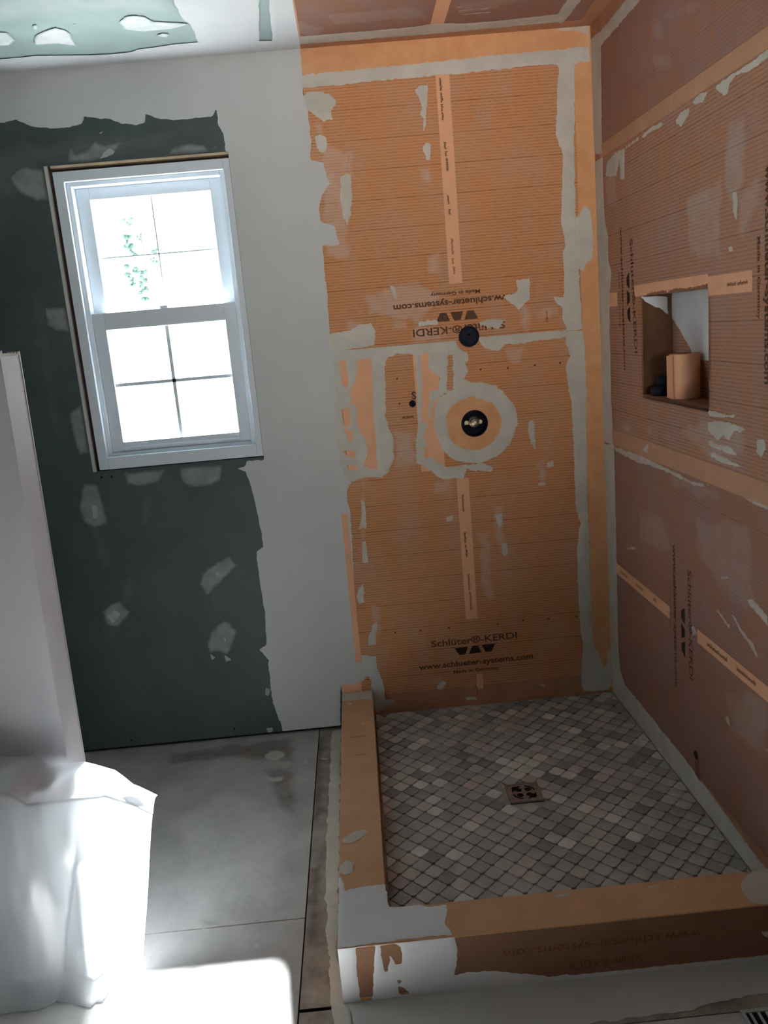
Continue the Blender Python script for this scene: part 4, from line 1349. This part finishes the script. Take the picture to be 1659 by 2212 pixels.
pm = bpy.data.materials.new('translucent_plastic')
pm.use_nodes = True
N, L = pm.node_tree.nodes, pm.node_tree.links
N.remove(N['Principled BSDF'])
df = N.new('ShaderNodeBsdfDiffuse')
df.inputs['Color'].default_value = (.80, .83, .87, 1)
tl = N.new('ShaderNodeBsdfTranslucent')
tl.inputs['Color'].default_value = (.9, .94, .98, 1)
gs = N.new('ShaderNodeBsdfGlossy')
gs.inputs['Roughness'].default_value = .32
tp = N.new('ShaderNodeBsdfTransparent')
m1 = N.new('ShaderNodeMixShader')
m1.inputs['Fac'].default_value = .5
L.new(df.outputs[0], m1.inputs[1])
L.new(tl.outputs[0], m1.inputs[2])
m2 = N.new('ShaderNodeMixShader')
m2.inputs['Fac'].default_value = .12
L.new(m1.outputs[0], m2.inputs[1])
L.new(gs.outputs[0], m2.inputs[2])
m3 = N.new('ShaderNodeMixShader')
m3.inputs['Fac'].default_value = .16
L.new(m2.outputs[0], m3.inputs[1])
L.new(tp.outputs[0], m3.inputs[2])
L.new(m3.outputs[0], N['Material Output'].inputs['Surface'])

NSX, NTY = 150, 90
verts, faces = [], []
top_pts = [(-2.4, .545), (-1.916, .515), (-1.83, .508), (-1.79, .478), (-1.729, .478), (-1.6, .480), (-1.537, .448), (-1.490, .415), (-1.40, .37)]


def ztop(x):
    for (a0, z0), (a1, z1) in zip(top_pts, top_pts[1:]):
        if x <= a1:
            return z0 + (z1 - z0) * (x - a0) / (a1 - a0)
    return top_pts[-1][1]


for i in range(NSX + 1):
    s = i / NSX
    for j in range(NTY + 1):
        t = j / NTY
        xt = -2.4 + s * (-1.494 + 2.4)                      # top edge
        xb = -2.4 + s * (-1.562 + 2.4)
        zt = ztop(xt)
        if t < .22:
            q = t / .22
            yb = -1.0 - .10 * min(1, max(0, (xt + 1.70) / .15))
            x, y = xt, yb + (-1.165 - yb) * q
            z = zt + .012 * math.sin(q * math.pi) - .014 * q
            z += .010 * math.sin(xt * 41 + q * 3) * math.sin(q * math.pi) * (1 if xt < -1.68 else .2)
            amp = 0
        else:
            q = (t - .22) / .78
            x = xt + (xb - xt) * q
            z = (zt - .014) * (1 - q) + .003
            y = -1.165 - .075 * q ** .8
            r = (x + 1.56)
            fold = abs(math.sin(x * 17 + q * 1.6)) ** .8 - .5
            fold2 = math.sin(x * 47 - q * 4.0 + 1.3)
            wgt = min(1, q * 3) * (1. if x < -1.66 else .25)
            y += -.030 * fold * wgt - .006 * fold2 * wgt
            x += .005 * math.sin(z * 13 + x * 9) * wgt
            if q > .93 and x < -1.64:
                y -= .05 * (q - .93) / .07
        cr_ = .003 * (vnoise(np.array([x * 45.]), np.array([z * 10. + y * 12]), 5)[0])
        verts.append((x, y - cr_ * 2, z + cr_))
for i in range(NSX):
    for j in range(NTY):
        k = i * (NTY + 1) + j
        faces.append((k, k + NTY + 1, k + NTY + 2, k + 1))
me = bpy.data.meshes.new('plastic_sheet')
me.from_pydata(verts, [], faces)
ps = link('plastic_sheet', me, pm, None, True)
tag(ps, 'crumpled translucent plastic dust sheet draped over the things at lower left', 'plastic sheet')
